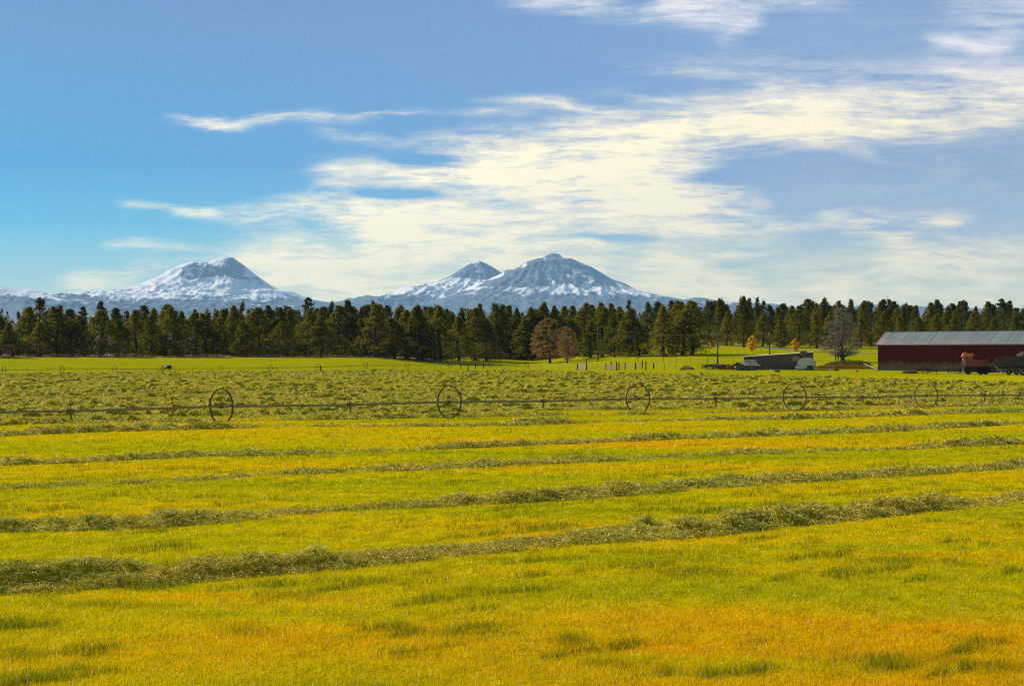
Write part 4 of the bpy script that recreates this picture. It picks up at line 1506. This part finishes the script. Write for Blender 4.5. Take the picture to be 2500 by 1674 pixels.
rf.add(vs, fs)
ro = rf.build('roof', m_roof, barn)
md = ro.modifiers.new('thick', 'SOLIDIFY')
md.thickness = 0.05
md.offset = 1
MB().bar((-0.36, BW / 2, RZ_ + 0.07), (BL + 0.36, BW / 2, RZ_ + 0.07), 0.35, 0.05).build('ridge_cap', m_roof, barn)
MB().bar((-0.37, -0.37, EZ - 0.16), (BL, -0.37, EZ - 0.16), 0.03, 0.16).build('eave_trim', simple('eave_trim', (0.42, 0.33, 0.30), 0.8), barn)
rk = MB()
rk.bar((-0.38, -0.37, EZ - 0.12), (-0.38, BW / 2, RZ_ + 0.02), 0.05, 0.2)
rk.build('rake_board', simple('rake_board', (0.42, 0.20, 0.16), 0.8), barn)

# ------------------------------------------------------------------ long grey shed with a hay sign
sp0 = on_ground(1816, 902)
sd_ = sp0.y
zt0 = CAMZ + (HY - 871.5) / F * sd_ - sp0.z
m_shed = simple('shed_grey_boards', (0.17, 0.125, 0.09), 0.9, 0.4, 1.2)
m_shedroof = simple('shed_roof', (0.80, 0.76, 0.62), 0.6, 0.2, 0.6)
SL = (1966 - 1816) / F * sd_ + 1.5
shed = empty('long_shed', sp0, R(-6), 'long low grey shed with thin pale roof, hay sign at its left end', 'shed')
zt1 = zt0 + 0.95
sh = MB()
vs = [(0, 0, -0.3), (SL, 0, -0.3), (SL, 0, zt1), (0, 0, zt0)]
vs += [(x, 4.0, z) for x, y, z in vs]
sh.add(vs, [(0, 1, 2, 3), (7, 6, 5, 4), (0, 4, 5, 1), (1, 5, 6, 2), (2, 6, 7, 3), (3, 7, 4, 0)])
sh.build('wall', m_shed, shed)
rr = MB()
vs = [(-0.2, -0.2, zt0 + 0.02), (SL + 0.2, -0.2, zt1 + 0.02), (SL + 0.2, 4.2, zt1 + 0.10), (-0.2, 4.2, zt0 + 0.12)]
vs += [(x, y, z + 0.06) for x, y, z in vs]
rr.add(vs, [(0, 3, 2, 1), (4, 5, 6, 7), (0, 1, 5, 4), (1, 2, 6, 5), (2, 3, 7, 6), (3, 0, 4, 7)])
rr.build('roof', m_shedroof, shed)
MB().bar((-0.21, -0.225, zt0 + 0.0), (SL + 0.21, -0.225, zt1 + 0.0), 0.04, 0.16).build('fascia', m_dark, shed)
wx0 = (1922 - 1816) / F * sd_
wn = MB()
wn.box(wx0, wx0 + 0.95, -0.05, -0.002, 1.75, 2.55)
wf = wn.build('window', m_board, shed)
MB().box(wx0 + 0.14, wx0 + 0.81, -0.065, -0.052, 1.87, 2.43).build('pane', m_glass, wf)
MB().box(wx0 + 1.0, wx0 + 2.6, -0.04, -0.002, 1.75, 2.65).build('patch_panel', simple('pale_panel', (0.34, 0.30, 0.18), 0.9), shed)
bx0 = (1952 - 1816) / F * sd_
bxx = MB().box(bx0, bx0 + 1.3, -0.6, 1.5, zt1 - 0.75, zt1 + 0.35).build('roof_box', simple('roof_box', (0.17, 0.13, 0.085), 0.9), shed)

m_sign = simple('sign_white', (0.62, 0.60, 0.57), 0.6, 0.12, 2.0)
sl_ = on_ground(1797, 904)
sd_ = sl_.y - 0.7
sgp = Vector(((1817.5 - CX) / F * sd_, sd_, sl_.z))
sg = empty('hay_sign', sgp, 0.0, 'white board sign with dark and red hand painted letters, above the small shed roof', 'sign')
sw_, sz0, sz1 = (1846.5 - 1817.5) / F * sd_, CAMZ + (HY - 892.5) / F * sd_ - sgp.z, CAMZ + (HY - 878.5) / F * sd_ - sgp.z
MB().box(0, sw_, -0.03, 0.0, sz0, sz1).build('board', m_sign, sg, bevel=0.008)
for xq in (0.15, sw_ - 0.15):
    MB().box(xq - 0.04, xq + 0.04, 0.004, 0.07, -0.2, sz1 - 0.1).build('sign_post', m_post, sg)
m_ink_red = simple('red_letters', (0.45, 0.02, 0.05), 0.6, 0.1)
m_ink = simple('dark_letters', (0.05, 0.045, 0.04), 0.6, 0.1)


def text(body, x, z, size, mat, parent, sx=1.0):
    cu = bpy.data.curves.new('lettering', 'FONT')
    cu.body = body
    cu.size = size
    cu.extrude = 0.004
    cu.offset = 0.012
    tmp = bpy.data.objects.new('lettering', cu)
    COL.objects.link(tmp)
    dg = bpy.context.evaluated_depsgraph_get()
    me = bpy.data.meshes.new_from_object(tmp.evaluated_get(dg))
    bpy.data.objects.remove(tmp)
    me.materials.clear()
    me.materials.append(mat)
    o = link('lettering', me, None, parent)
    o.location = (x, -0.036, z)
    o.rotation_euler = (R(90), 0, 0)
    o.scale = (sx, 1, 1)
    return o


hh_ = sz1 - sz0
text('HO', sw_ * 0.06, sz0 + hh_ * 0.58, hh_ * 0.36, m_ink, sg, 1.0)
text('RSE', sw_ * 0.27, sz0 + hh_ * 0.58, hh_ * 0.36, m_ink_red, sg, 1.0)
text('HA', sw_ * 0.62, sz0 + hh_ * 0.58, hh_ * 0.36, m_ink_red, sg, 1.0)
text('Y', sw_ * 0.83, sz0 + hh_ * 0.58, hh_ * 0.36, m_ink, sg, 1.0)
text('OPEN', sw_ * 0.28, sz0 + hh_ * 0.20, hh_ * 0.36, m_ink_red, sg, 1.0)
em = MB().prism([(sw_ * 0.80, sz0 + hh_ * 0.17), (sw_ * 0.95, sz0 + hh_ * 0.17), (sw_ * 0.93, sz0 + hh_ * 0.32), (sw_ * 0.86, sz0 + hh_ * 0.34)], -0.038, -0.031).build('emblem', m_ink, sg)

# small gabled lean-to in front
lp = on_ground(1797, 904)
ld = lp.y
k_ = ld / F
lean = empty('small_shed', lp, R(-4), 'tiny gabled shelter with a pale roof in front of the long shed\'s left end', 'shed')
lw = 19 * k_
lh = 12.0 * k_
lz = 18.5 * k_
LD_ = 3.2
lb = MB()
vs = [(0, 0, -0.2), (lw, 0, -0.2), (lw, 0, lh), (lw * 0.17, 0, lz), (0, 0, lh + 0.1)]
vs += [(x + 2.6, y + 1.6, z) for x, y, z in vs]
lb.add(vs, [(0, 1, 2, 3, 4), (9, 8, 7, 6, 5)] + [(i, (i + 1) % 5, 5 + (i + 1) % 5, 5 + i) for i in range(5)])
lb.build('wall', m_shed, lean)
for nm, A0, A1 in (('left', (-11 * k_, lh - 0.15), (lw * 0.17, lz + 0.08)), ('right', (lw * 0.17, lz + 0.08), (lw + 0.35, lh - 0.05))):
    q = MB()
    vs = [(A0[0], -0.4, A0[1]), (A1[0], -0.4, A1[1]), (A1[0] + 3.2, 1.9, A1[1]), (A0[0] + 3.2, 1.9, A0[1])]
    if nm == 'left':
        vs[2] = (A1[0] + 3.2, 1.9, A1[1])
    vs += [(x, y, z + 0.09) for x, y, z in vs]
    q.add(vs, [(0, 3, 2, 1), (4, 5, 6, 7), (0, 1, 5, 4), (1, 2, 6, 5), (2, 3, 7, 6), (3, 0, 4, 7)])
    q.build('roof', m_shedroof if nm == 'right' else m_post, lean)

# ------------------------------------------------------------------ white rounded trailer
tp = on_ground(1938, 903)
td = tp.y
k_ = td / F
trl = empty('horse_trailer', tp + Vector((0, -1.0, 0)), R(-12), 'pale rounded livestock trailer parked at the right end of the grey shed', 'trailer')
Lx, Tz = 50 * k_, 30.5 * k_
poly = []
shape = [(0.0, 0.10), (0.02, 0.22), (0.10, 0.34), (0.13, 0.52), (0.18, 0.72), (0.25, 0.86), (0.36, 0.95), (0.52, 1.0), (0.72, 1.0), (0.86, 0.93), (0.94, 0.80), (0.99, 0.60), (1.0, 0.30), (0.98, 0.12), (0.55, 0.10), (0.25, 0.08)]
poly = [(x * Lx, z * Tz) for x, z in shape]
tb = MB().prism(poly, 0, 2.0).build('body', simple('pale_trailer_paint', (0.56, 0.60, 0.50), 0.45, 0.2, 1.0, spec=0.5), trl, bevel=0.06)
MB().ring(0.0001, 0.13, 0.03, 18, 'y', (0.19 * Lx, -0.022, 0.42 * Tz)).build('porthole', m_dark, trl)
seam = MB()
seam.tube([(x * Lx, -0.01, z * Tz) for x, z in shape[2:12]], 0.02, 5).build('edge_trim', m_rim, trl)
fnd = MB()
fn = [(0.60, 0.08), (0.62, 0.30), (0.68, 0.37), (0.84, 0.37), (0.90, 0.28), (0.91, 0.08)]
fnd.prism([(x * Lx, z * Tz) for x, z in fn], -0.08, -0.005).build('wheel_arch', m_dark, trl)
for xw in (0.69, 0.82):
    wo_ = MB().ring(0.17, 0.36, 0.2, 24, 'y', (0, 0, 0)).build('wheel', m_tyre, trl)
    wo_.location = (xw * Lx, -0.13, 0.36)
    MB().ring(0.001, 0.17, 0.14, 18, 'y').build('rim', m_rim, wo_)
MB().bar((0.0, 1.0, 0.35), (-1.1, 1.0, 0.35), 0.12, 0.10).build('drawbar', m_dark, trl)
MB().box(0.985 * Lx + 0.02, 0.985 * Lx + 0.07, 0.15, 1.85, 0.4, 1.9).build('rear_door', simple('rear_door', (0.34, 0.29, 0.27), 0.6), trl)


# ------------------------------------------------------------------ farm machines by the barn
def wheel_y(parent, x, y, z, r, w=0.3, rim=m_rim):
    o = MB().ring(r * 0.52, r, w, 28, 'y').build('wheel', m_tyre, parent, bevel=0.02)
    o.location = (x, y, z)
    MB().ring(0.001, r * 0.54, w * 0.6, 22, 'y').build('rim', rim, o)
    MB().ring(0.001, r * 0.16, w * 0.95, 12, 'y').build('hub', m_dark, o)
    return o


sp1 = at(2348, 346)
k_ = sp1.y / F
sw1 = empty('hay_swather', sp1 + Vector((0, -0.3, 0)), R(-8), 'old hay machine with a bright orange cab roof in front of the barn', 'farm machine')
q = lambda px: (px - 2348) * k_
zz = lambda py: (909 - py) * k_
MB().prism([(q(2347), zz(866)), (q(2352), zz(857)), (q(2376), zz(857.5)), (q(2374), zz(866))], -0.1, 1.7).build('cab_roof', m_orange_paint, sw1, bevel=0.04)
MB().prism([(q(2349.5), zz(886)), (q(2350.5), zz(866.3)), (q(2374), zz(866.3)), (q(2374), zz(875)), (q(2356), zz(876)), (q(2357), zz(886))], 0.0, 1.6).build('cab', m_red_paint, sw1, bevel=0.03)
MB().box(q(2355.5), q(2362), -0.02, -0.001, zz(874.5), zz(867.5)).build('cab_window', m_glass, sw1)
MB().prism([(q(2346.5), zz(886)), (q(2348), zz(876)), (q(2352), zz(870)), (q(2357.5), zz(876)), (q(2357.5), zz(887))], -0.25, -0.03).build('fender', simple('faded_pink_paint', (0.52, 0.20, 0.17), 0.5, 0.3), sw1, bevel=0.03)
MB().prism([(q(2357.7), zz(890)), (q(2357.7), zz(876.2)), (q(2400), zz(876.2)), (q(2412), zz(880)), (q(2418), zz(890))], 0.1, 1.9).build('body', m_red_paint, sw1, bevel=0.05)
MB().bar((q(2357), 0.0, zz(875.2)), (q(2411), 0.0, zz(875.2)), 0.09, 0.07).build('rail', simple('pale_rail', (0.42, 0.40, 0.34), 0.6), sw1)
MB().prism([(q(2352), zz(903)), (q(2352), zz(890.3)), (q(2424), zz(890.3)), (q(2430), zz(896)), (q(2424), zz(904))], 0.0, 2.2).build('chassis', m_dark, sw1, bevel=0.05)
for xx, r in ((2362, 0.62), (2392, 0.70), (2404, 0.5)):
    wheel_y(sw1, q(xx), -0.18, r, r, 0.32, m_dark)
reel = MB()
for a in range(6):
    an = a * math.pi / 3
    reel.bar((q(2368) + 0.5 * math.cos(an), -0.7, 0.6 + 0.5 * math.sin(an)), (q(2410) + 0.5 * math.cos(an), -0.7, 0.6 + 0.5 * math.sin(an)), 0.06, 0.05)
    reel.bar((q(2368), -0.7, 0.6), (q(2368) + 0.5 * math.cos(an), -0.7, 0.6 + 0.5 * math.sin(an)), 0.04)
    reel.bar((q(2410), -0.7, 0.6), (q(2410) + 0.5 * math.cos(an), -0.7, 0.6 + 0.5 * math.sin(an)), 0.04)
reel.build('reel', m_dark, sw1)
MB().ring(0.1, 0.42, 0.25, 20, 'y', (q(2421), -0.25, 0.9)).build('pulley_guard', m_red_paint, sw1)
lgt = MB().box(q(2355), q(2357.5), -0.15, 0.1, zz(857), zz(855.4)).build('lamp', m_white, sw1)

wp = at(2440, 341)
k_ = wp.y / F
wag = empty('hay_wagon', wp + Vector((0, 0.2, 0)), R(-14), 'rusty slat sided hay wagon at the right edge, behind the orange machine', 'wagon')
q = lambda px: (px - 2440) * k_
zz = lambda py: (915 - py) * k_
m_rusty = simple('rusty_boards', (0.11, 0.08, 0.06), 0.9, 0.5, 2.0, col2=(0.07, 0.035, 0.02))
MB().box(q(2448), q(2530), 0.0, 2.3, zz(894.5), zz(873)).build('body', m_rusty, wag, bevel=0.03)
sl = MB()
for i in range(12):
    sl.box(q(2449) + i * 0.55, q(2449) + i * 0.55 + 0.16, -0.07, -0.005, zz(894.5), zz(872.5))
sl.build('side_slats', simple('slats', (0.13, 0.105, 0.08), 0.9, 0.5), wag)
MB().prism([(q(2426), zz(891)), (q(2433), zz(874)), (q(2447.5), zz(873)), (q(2447.5), zz(892.5))], 0.05, 2.2).build('front_chute', m_rusty, wag, bevel=0.03)
MB().box(q(2436), q(2530), 0.3, 2.0, zz(900), zz(894.7)).build('chassis', m_dark, wag)
for xx in (2463, 2481, 2500):
    wheel_y(wag, q(xx), -0.1, 0.52, 0.52, 0.3)
MB().bar((q(2430), -0.1, zz(893)), (q(2449), -0.9, zz(911)), 0.12, 0.10).build('drawbar', simple('pale_metal', (0.5, 0.47, 0.42), 0.6), wag)
MB().box(q(2446), q(2452), -1.1, -0.8, zz(914), zz(911)).build('drawbar_jack', m_white, wag)
MB().box(q(2455), q(2528), 0.2, 2.1, zz(873) + 0.01, zz(871) + 0.1).build('load', simple('load', (0.12, 0.09, 0.06), 0.9, 0.5), wag)
bl = MB().box(q(2482), q(2482) + 1.1, 0.4, 0.9, zz(871) + 0.12, zz(871) + 0.55)
bl.box(q(2489), q(2489) + 1.3, 0.5, 1.0, zz(871) + 0.56, zz(871) + 0.92)
bo = bl.build('straw_load', m_plank, None, bevel=0.04)
bo.location = wag.location
bo.rotation_euler = wag.rotation_euler
tag(bo, 'golden straw bales lying on top of the hay wagon', 'straw bales', kind='stuff')

# spare tyre standing at the wagon
st = at(2495, 334)
s_ = empty('spare_wheel', st + Vector((0, -0.4, 0)), R(10), 'loose black tyre with grey rim leaning at the very right edge of the wagon', 'tyre')
wheel_y(s_, 0, 0, 0.52, 0.52, 0.3)


# plank racks in front of the barn wall
def rack(px0, px1, base_y, top_y, label, boards, seed):
    r = random.Random(seed)
    p = yard(px0, base_y)
    k = p.y / F
    o = empty('plank_rack', p, R(-20), label, 'rack')
    L = (px1 - px0) * k * 1.05
    zt = (base_y - top_y) * k
    fr = MB()
    for yy in (0.0, 1.1):
        fr.bar((0, yy, zt), (L, yy, zt), 0.09, 0.12)
    fr.build('frame', m_post, o)
    for xx in (0.08 * L, 0.94 * L):
        for yy in (0.0, 1.1):
            MB().bar((xx, yy, -0.1), (xx, yy, zt - 0.06), 0.08).build('leg', m_post, o)
    for i in range(boards):
        a = r.uniform(-0.3, 0.2) * L
        MB().box(a, a + r.uniform(0.5, 1.0) * L, i * 0.24, i * 0.24 + 0.2, zt + 0.065 + 0.03 * (i % 3), zt + 0.12 + 0.03 * (i % 3)).build('plank', m_plank if i % 2 else m_board, o)
    return o


rack(2262, 2285, 903, 893, 'left of the two plank racks before the barn, carrying grey boards', 6, 1)
rack(2312, 2343, 906, 893, 'right of the two plank racks before the barn, carrying pale boards', 6, 2)


def loose_boards(px, py, n, spread, label, mat, seed, L=1.8, cat='timber pile', name='timber_pile', hmax=0.5):
    r = random.Random(seed)
    p = yard(px, py)
    mb = MB()
    for i in range(n):
        a = Vector((r.uniform(-spread, spread), r.uniform(-1.2, 1.2), 0))
        an = r.uniform(-0.5, 0.5) + (1.4 if r.random() < 0.15 else 0)
        ll = L * r.uniform(0.5, 1.2)
        b2 = a + Vector((math.cos(an) * ll, math.sin(an) * ll, 0))
        za, zb2 = r.uniform(0.06, hmax), r.uniform(0.06, hmax)
        g1 = float(H(p.x + a.x, p.y + a.y)) - p.z
        a.z, b2.z = g1 + za, g1 + zb2
        mb.bar(a, b2, r.uniform(0.08, 0.2), r.uniform(0.04, 0.12))
    o = mb.build(name, mat)
    o.location = p
    return tag(o, label, cat, kind='stuff')


loose_boards(2248, 902, 16, 1.4, 'jumble of dark planks and scrap at the left end of the plank racks', m_post, 4, 1.6, hmax=1.1)
loose_boards(2325, 905, 12, 1.2, 'pale planks lying on the ground under the right rack', m_plank, 5, 1.4, hmax=0.22)
loose_boards(1740, 902, 60, 2.7, 'pile of weathered grey poles and timber at the foot of the utility pole', m_board, 6, 2.0, hmax=1.15)
loose_boards(1742, 902, 40, 2.7, 'dark rotting timbers in the pile at the foot of the utility pole', m_post, 7, 2.0, hmax=1.2)
loose_boards(930, 872, 26, 9, 'heap of grey fallen logs at the edge of the wood', m_board, 8, 5.0, hmax=0.9, cat='logs', name='log_heap')
# leaning beam left of the barn
p1, p2 = on_ground(2142, 904), on_ground(2112, 900)
bm_ = MB().bar((0, 0, 0.1), Vector((p2.x - p1.x, p2.y - p1.y + 1, 1.35)), 0.35, 0.12).build('timber_ramp', m_board)
bm_.location = p1
tag(bm_, 'wide weathered plank propped up at the left corner of the barn', 'plank')

# scrap on the grass
for (px, py, sx, mat, lab, cat) in ((1898, 908, 1.1, m_tyre, 'flat black old tyre on the grass in front of the grey shed', 'tyre'), (2042, 905, 0.9, m_tyre, 'dark lump of scrap rubber before the brown brush', 'scrap'),
                                    (2092, 907, 0.5, m_dark, 'small dark piece of scrap on the grass left of the barn', 'scrap')):
    p = on_ground(px, py)
    o = MB().ring(0.28 * sx, 0.52 * sx, 0.26, 26, 'y').build('discarded_tyre' if cat == 'tyre' else 'scrap_ring', mat, bevel=0.03)
    o.location = p + Vector((0, 0, 0.14))
    o.rotation_euler = (R(84), R(6), 0)
    tag(o, lab, cat)
for (px, py, lab) in ((1883, 905, 'small white object on the grass left of the flat black tyre'), (2026, 904, 'white lump at the foot of the brown brush'), (1233, 901, 'small white block on the grass behind the hay, mid field'), (1722, 900.5, 'pale flat sheet lying before the timber pile')):
    p = on_ground(px, py)
    o = MB().prism([(-0.25, 0), (0.3, 0), (0.34, 0.18), (0.1, 0.3), (-0.2, 0.26)], -0.2, 0.2).build('white_block', m_white, bevel=0.04)
    o.location = p
    tag(o, lab, 'block')

# stumps below the bare tree
for i, (px, py, ty) in enumerate(((2040, 882, 866), (2046, 882, 865))):
    p = on_ground(px, py)
    h = (py - ty) / F * p.y
    o = MB().tube([(0, 0, -0.1), (0.03, 0, h / 2), (0, 0.02, h)], [0.17, 0.15, 0.14], 9).build('old_post', m_post)
    o.location = p
    tag(o, ('left' if i == 0 else 'right') + ' of the two dark posts beside the bare grey tree', 'post', 'two posts beside the bare tree')


# ------------------------------------------------------------------ utility poles and lines
def pole(px, base_y, top_y, r, label, arm=False):
    p = on_ground(px, base_y)
    h = (base_y - top_y) / F * p.y
    o = empty('utility_pole', p, 0, label, 'pole')
    MB().tube([(0, 0, -0.2), (0, 0, h / 2), (0, 0, h)], [r, r * 0.85, r * 0.7], 10).build('post', m_pole, o, smooth=True)
    if arm:
        MB().bar((-0.8, 0.16, h - 0.5), (0.8, 0.16, h - 0.5), 0.10).build('crossarm', m_pole, o)
    for sx in (-0.55, 0.0, 0.55) if arm else (0.0,):
        MB().tube([(sx, 0.16 if arm else 0, h - 0.44 if arm else h), (sx, 0.16 if arm else 0, h - 0.28 if arm else h + 0.16)], 0.05, 8).build('insulator', m_rim, o)
    return p + Vector((0, 0, h))


a1 = pole(1460, 882, 796, 0.20, 'slim tall utility pole right of the brown tree', True)
a2 = pole(1752, 889, 813, 0.20, 'utility pole rising from the timber pile')
a3 = pole(1879, 868, 813, 0.17, 'utility pole behind the middle of the long grey shed')
for A, B, lab in ((a1, a2, 'thin overhead wire from the pole by the brown tree to the timber pile pole'), (a2, a3, 'thin overhead wire between the two poles near the grey shed'), (a3, Vector((a3.x + 50, a3.y + 25, a3.z)), 'thin overhead wire running right from the pole behind the shed')):
    pts = [A.lerp(B, i / 14) - Vector((0, 0, 1.2 * math.sin(math.pi * i / 14))) for i in range(15)]
    o = MB().tube([p_ - pts[0] for p_ in pts], 0.007, 5).build('overhead_wire', m_wire)
    o.location = pts[0]
    tag(o, lab, 'wire')


# ------------------------------------------------------------------ fences
def fence(name, label, pts, post_h, post_r, wires=3, wood=(), mat=m_wire, rails=0):
    P_ = [on_ground(*p) for p in pts]
    o = empty(name, P_[0], 0, label, 'fence')
    for i, p in enumerate(P_):
        q = p - P_[0]
        if i in wood:
            MB().tube([(q.x, q.y, q.z - 0.2), (q.x, q.y, q.z + post_h * 1.15)], 0.13, 8).build('post', m_post, o)
        else:
            MB().tube([(q.x, q.y, q.z - 0.2), (q.x, q.y, q.z + post_h)], post_r, 6).build('post', m_post, o)
    for wi in range(wires):
        z = post_h * (0.3 + 0.62 * wi / max(wires - 1, 1))
        MB().tube([p - P_[0] + Vector((0, 0, z)) for p in P_], 0.008, 4).build('wire', m_wire, o)
    for a, b2 in zip(P_[:-1], P_[1:]):
        for ri in range(rails):
            z = post_h * (0.25 + 0.65 * ri / max(rails - 1, 1))
            MB().bar(a - P_[0] + Vector((0, 0, z)), b2 - P_[0] + Vector((0, 0, z)), 0.04, 0.11).build('rail', m_board, o)
    return o


fence('wire_fence', 'wire fence of thin stakes along the back edge of the hay on the left', [(-60, 911), (66, 911.5), (115, 911.5), (210, 910), (305, 910), (350, 910), (470, 909.5), (515, 909), (638, 908.5), (675, 908), (783, 908)], 1.25, 0.035, 3, (10,))
fence('wire_fence', 'middle wire fence behind the hay, from the thick post to the four dark posts', [(784, 907.5), (855, 906), (960, 903), (1027, 902), (1060, 902), (1125, 901), (1143, 901), (1161, 900), (1180, 899)], 1.2, 0.035, 3, (5, 6, 7, 8))
fence('wire_fence', 'wire fence of thin stakes between the four dark posts and the board panel', [(1181, 899.2), (1225, 899), (1257, 899.5), (1290, 899.5), (1320, 900.5), (1365, 901.5), (1409, 902.5)], 1.15, 0.04, 3)

cp = on_ground(1410, 904)
k_ = cp.y / F
cor = empty('corral_fence', cp, 0, 'wooden corral fence with two board panels and dark posts in mid distance', 'fence')


def crel(px, py, dz=0.0):
    p = on_ground(px, py) - cp
    return p + Vector((0, 0, dz))


for (x0, x1, by, ty, mat) in ((1411, 1430, 903, 889, m_board), (1480, 1505, 903, 892, m_board_purple)):
    pn = MB()
    for j in range(4):
        z = (0.15 + 0.26 * j) * (by - ty) * k_ / 1.0
        pn.bar(crel(x0, by, z + 0.1), crel(x1, by, z + 0.1), 0.04, 0.19 * (by - ty) * k_)
    pn.build('board_panel', mat, cor)
for (px, by, h) in ((1410, 903, 1.5), (1432, 904.5, 1.7), (1479.5, 903, 1.5), (1492, 902, 1.8), (1505.5, 904, 1.9), (1511, 903, 1.6), (1526, 902, 1.6), (1551.5, 902.5, 1.65), (1568, 899, 1.8), (1577, 903, 1.9), (1595.5, 900, 1.3)):
    q = crel(px, by)
    MB().tube([q - Vector((0, 0, 0.2)), q + Vector((0, 0, h))], 0.13, 8).build('post', m_post, cor)
for (x0, x1, by) in ((1511.5, 1525.5, 902.5), (1526.5, 1551, 902.2), (1552, 1567.5, 901)):
    for z in (0.45, 0.8, 1.15):
        MB().bar(crel(x0, by, z), crel(x1, by, z), 0.04, 0.10).build('rail', m_board, cor)
ms = MB()
for i in range(18):
    px = 1433 + i * 2.6
    ms.tube([crel(px, 903, 0.05), crel(px, 903, 1.15)], 0.012, 4)
for z in (0.1, 0.45, 0.8, 1.15):
    ms.tube([crel(1432, 903.5, z), crel(1479, 903, z)], 0.012, 4)
ms.build('wire_mesh', m_wire, cor)
fence('wire_fence', 'thin wire fence from the corral posts toward the timber pile', [(1597, 901), (1622, 902), (1650, 903), (1672, 903), (1706, 902)], 1.3, 0.04, 3)
fence('wire_fence', 'thin wire fence farther back across the pasture above the corral', [(1470, 884), (1557, 883), (1620, 884.5), (1652, 885), (1686, 885.5), (1727, 886.5), (1790, 887)], 1.4, 0.05, 2)
lp_ = on_ground(1432, 888)
o = MB().tube([(0, 0, -0.2), (0, 0, 1.5)], 0.12, 8).build('fence_post', m_post)
o.location = lp_
tag(o, 'single dark post standing just behind the pale board panel', 'post')


# ------------------------------------------------------------------ houses glimpsed through the trees
def house(px, d, w, dep, eave, ridge_h, rz, wallm, roofm, label):
    p = at(px, d)
    o = empty('house', p, rz, label, 'house')
    MB().box(0, w, 0, dep, -0.5, eave).build('wall', wallm, o)
    MB().prism([(0, 0)], 0, 0) if False else None
    r = MB()
    vs = [(-0.4, -0.5, eave), (w + 0.4, -0.5, eave), (w + 0.4, dep / 2, ridge_h), (-0.4, dep / 2, ridge_h), (w + 0.4, dep + 0.5, eave), (-0.4, dep + 0.5, eave)]
    r.add(vs, [(0, 1, 2, 3), (3, 2, 4, 5), (0, 3, 5), (1, 4, 2), (0, 5, 4, 1)])
    r.build('roof', roofm, o)
    wn_ = MB().box(w * 0.25, w * 0.45, -0.05, -0.002, 0.9, 2.0).build('window', m_dark, o)
    MB().box(w * 0.62, w * 0.74, -0.05, -0.002, 0.0, 2.0).build('door', m_dark, o)
    return o


m_pinkwall = simple('salmon_wall', (0.50, 0.28, 0.22), 0.8)
m_redroof = simple('pale_roof', (0.60, 0.50, 0.44), 0.8)
house(1719, 640, 3.4, 5, 2.4, 3.6, 0.0, m_pinkwall, m_redroof, 'pinkish house glimpsed through the gap in the wood')
house(1755, 655, 6.0, 5, 1.9, 3.2, 0.15, m_shed, m_redroof, 'low building with a pale roof behind the left utility pole near the gap')
house(1861, 650, 3.0, 4, 2.2, 3.0, 0.1, m_board, m_board, 'tiny pale outbuilding among trunks right of the largest orange tree')
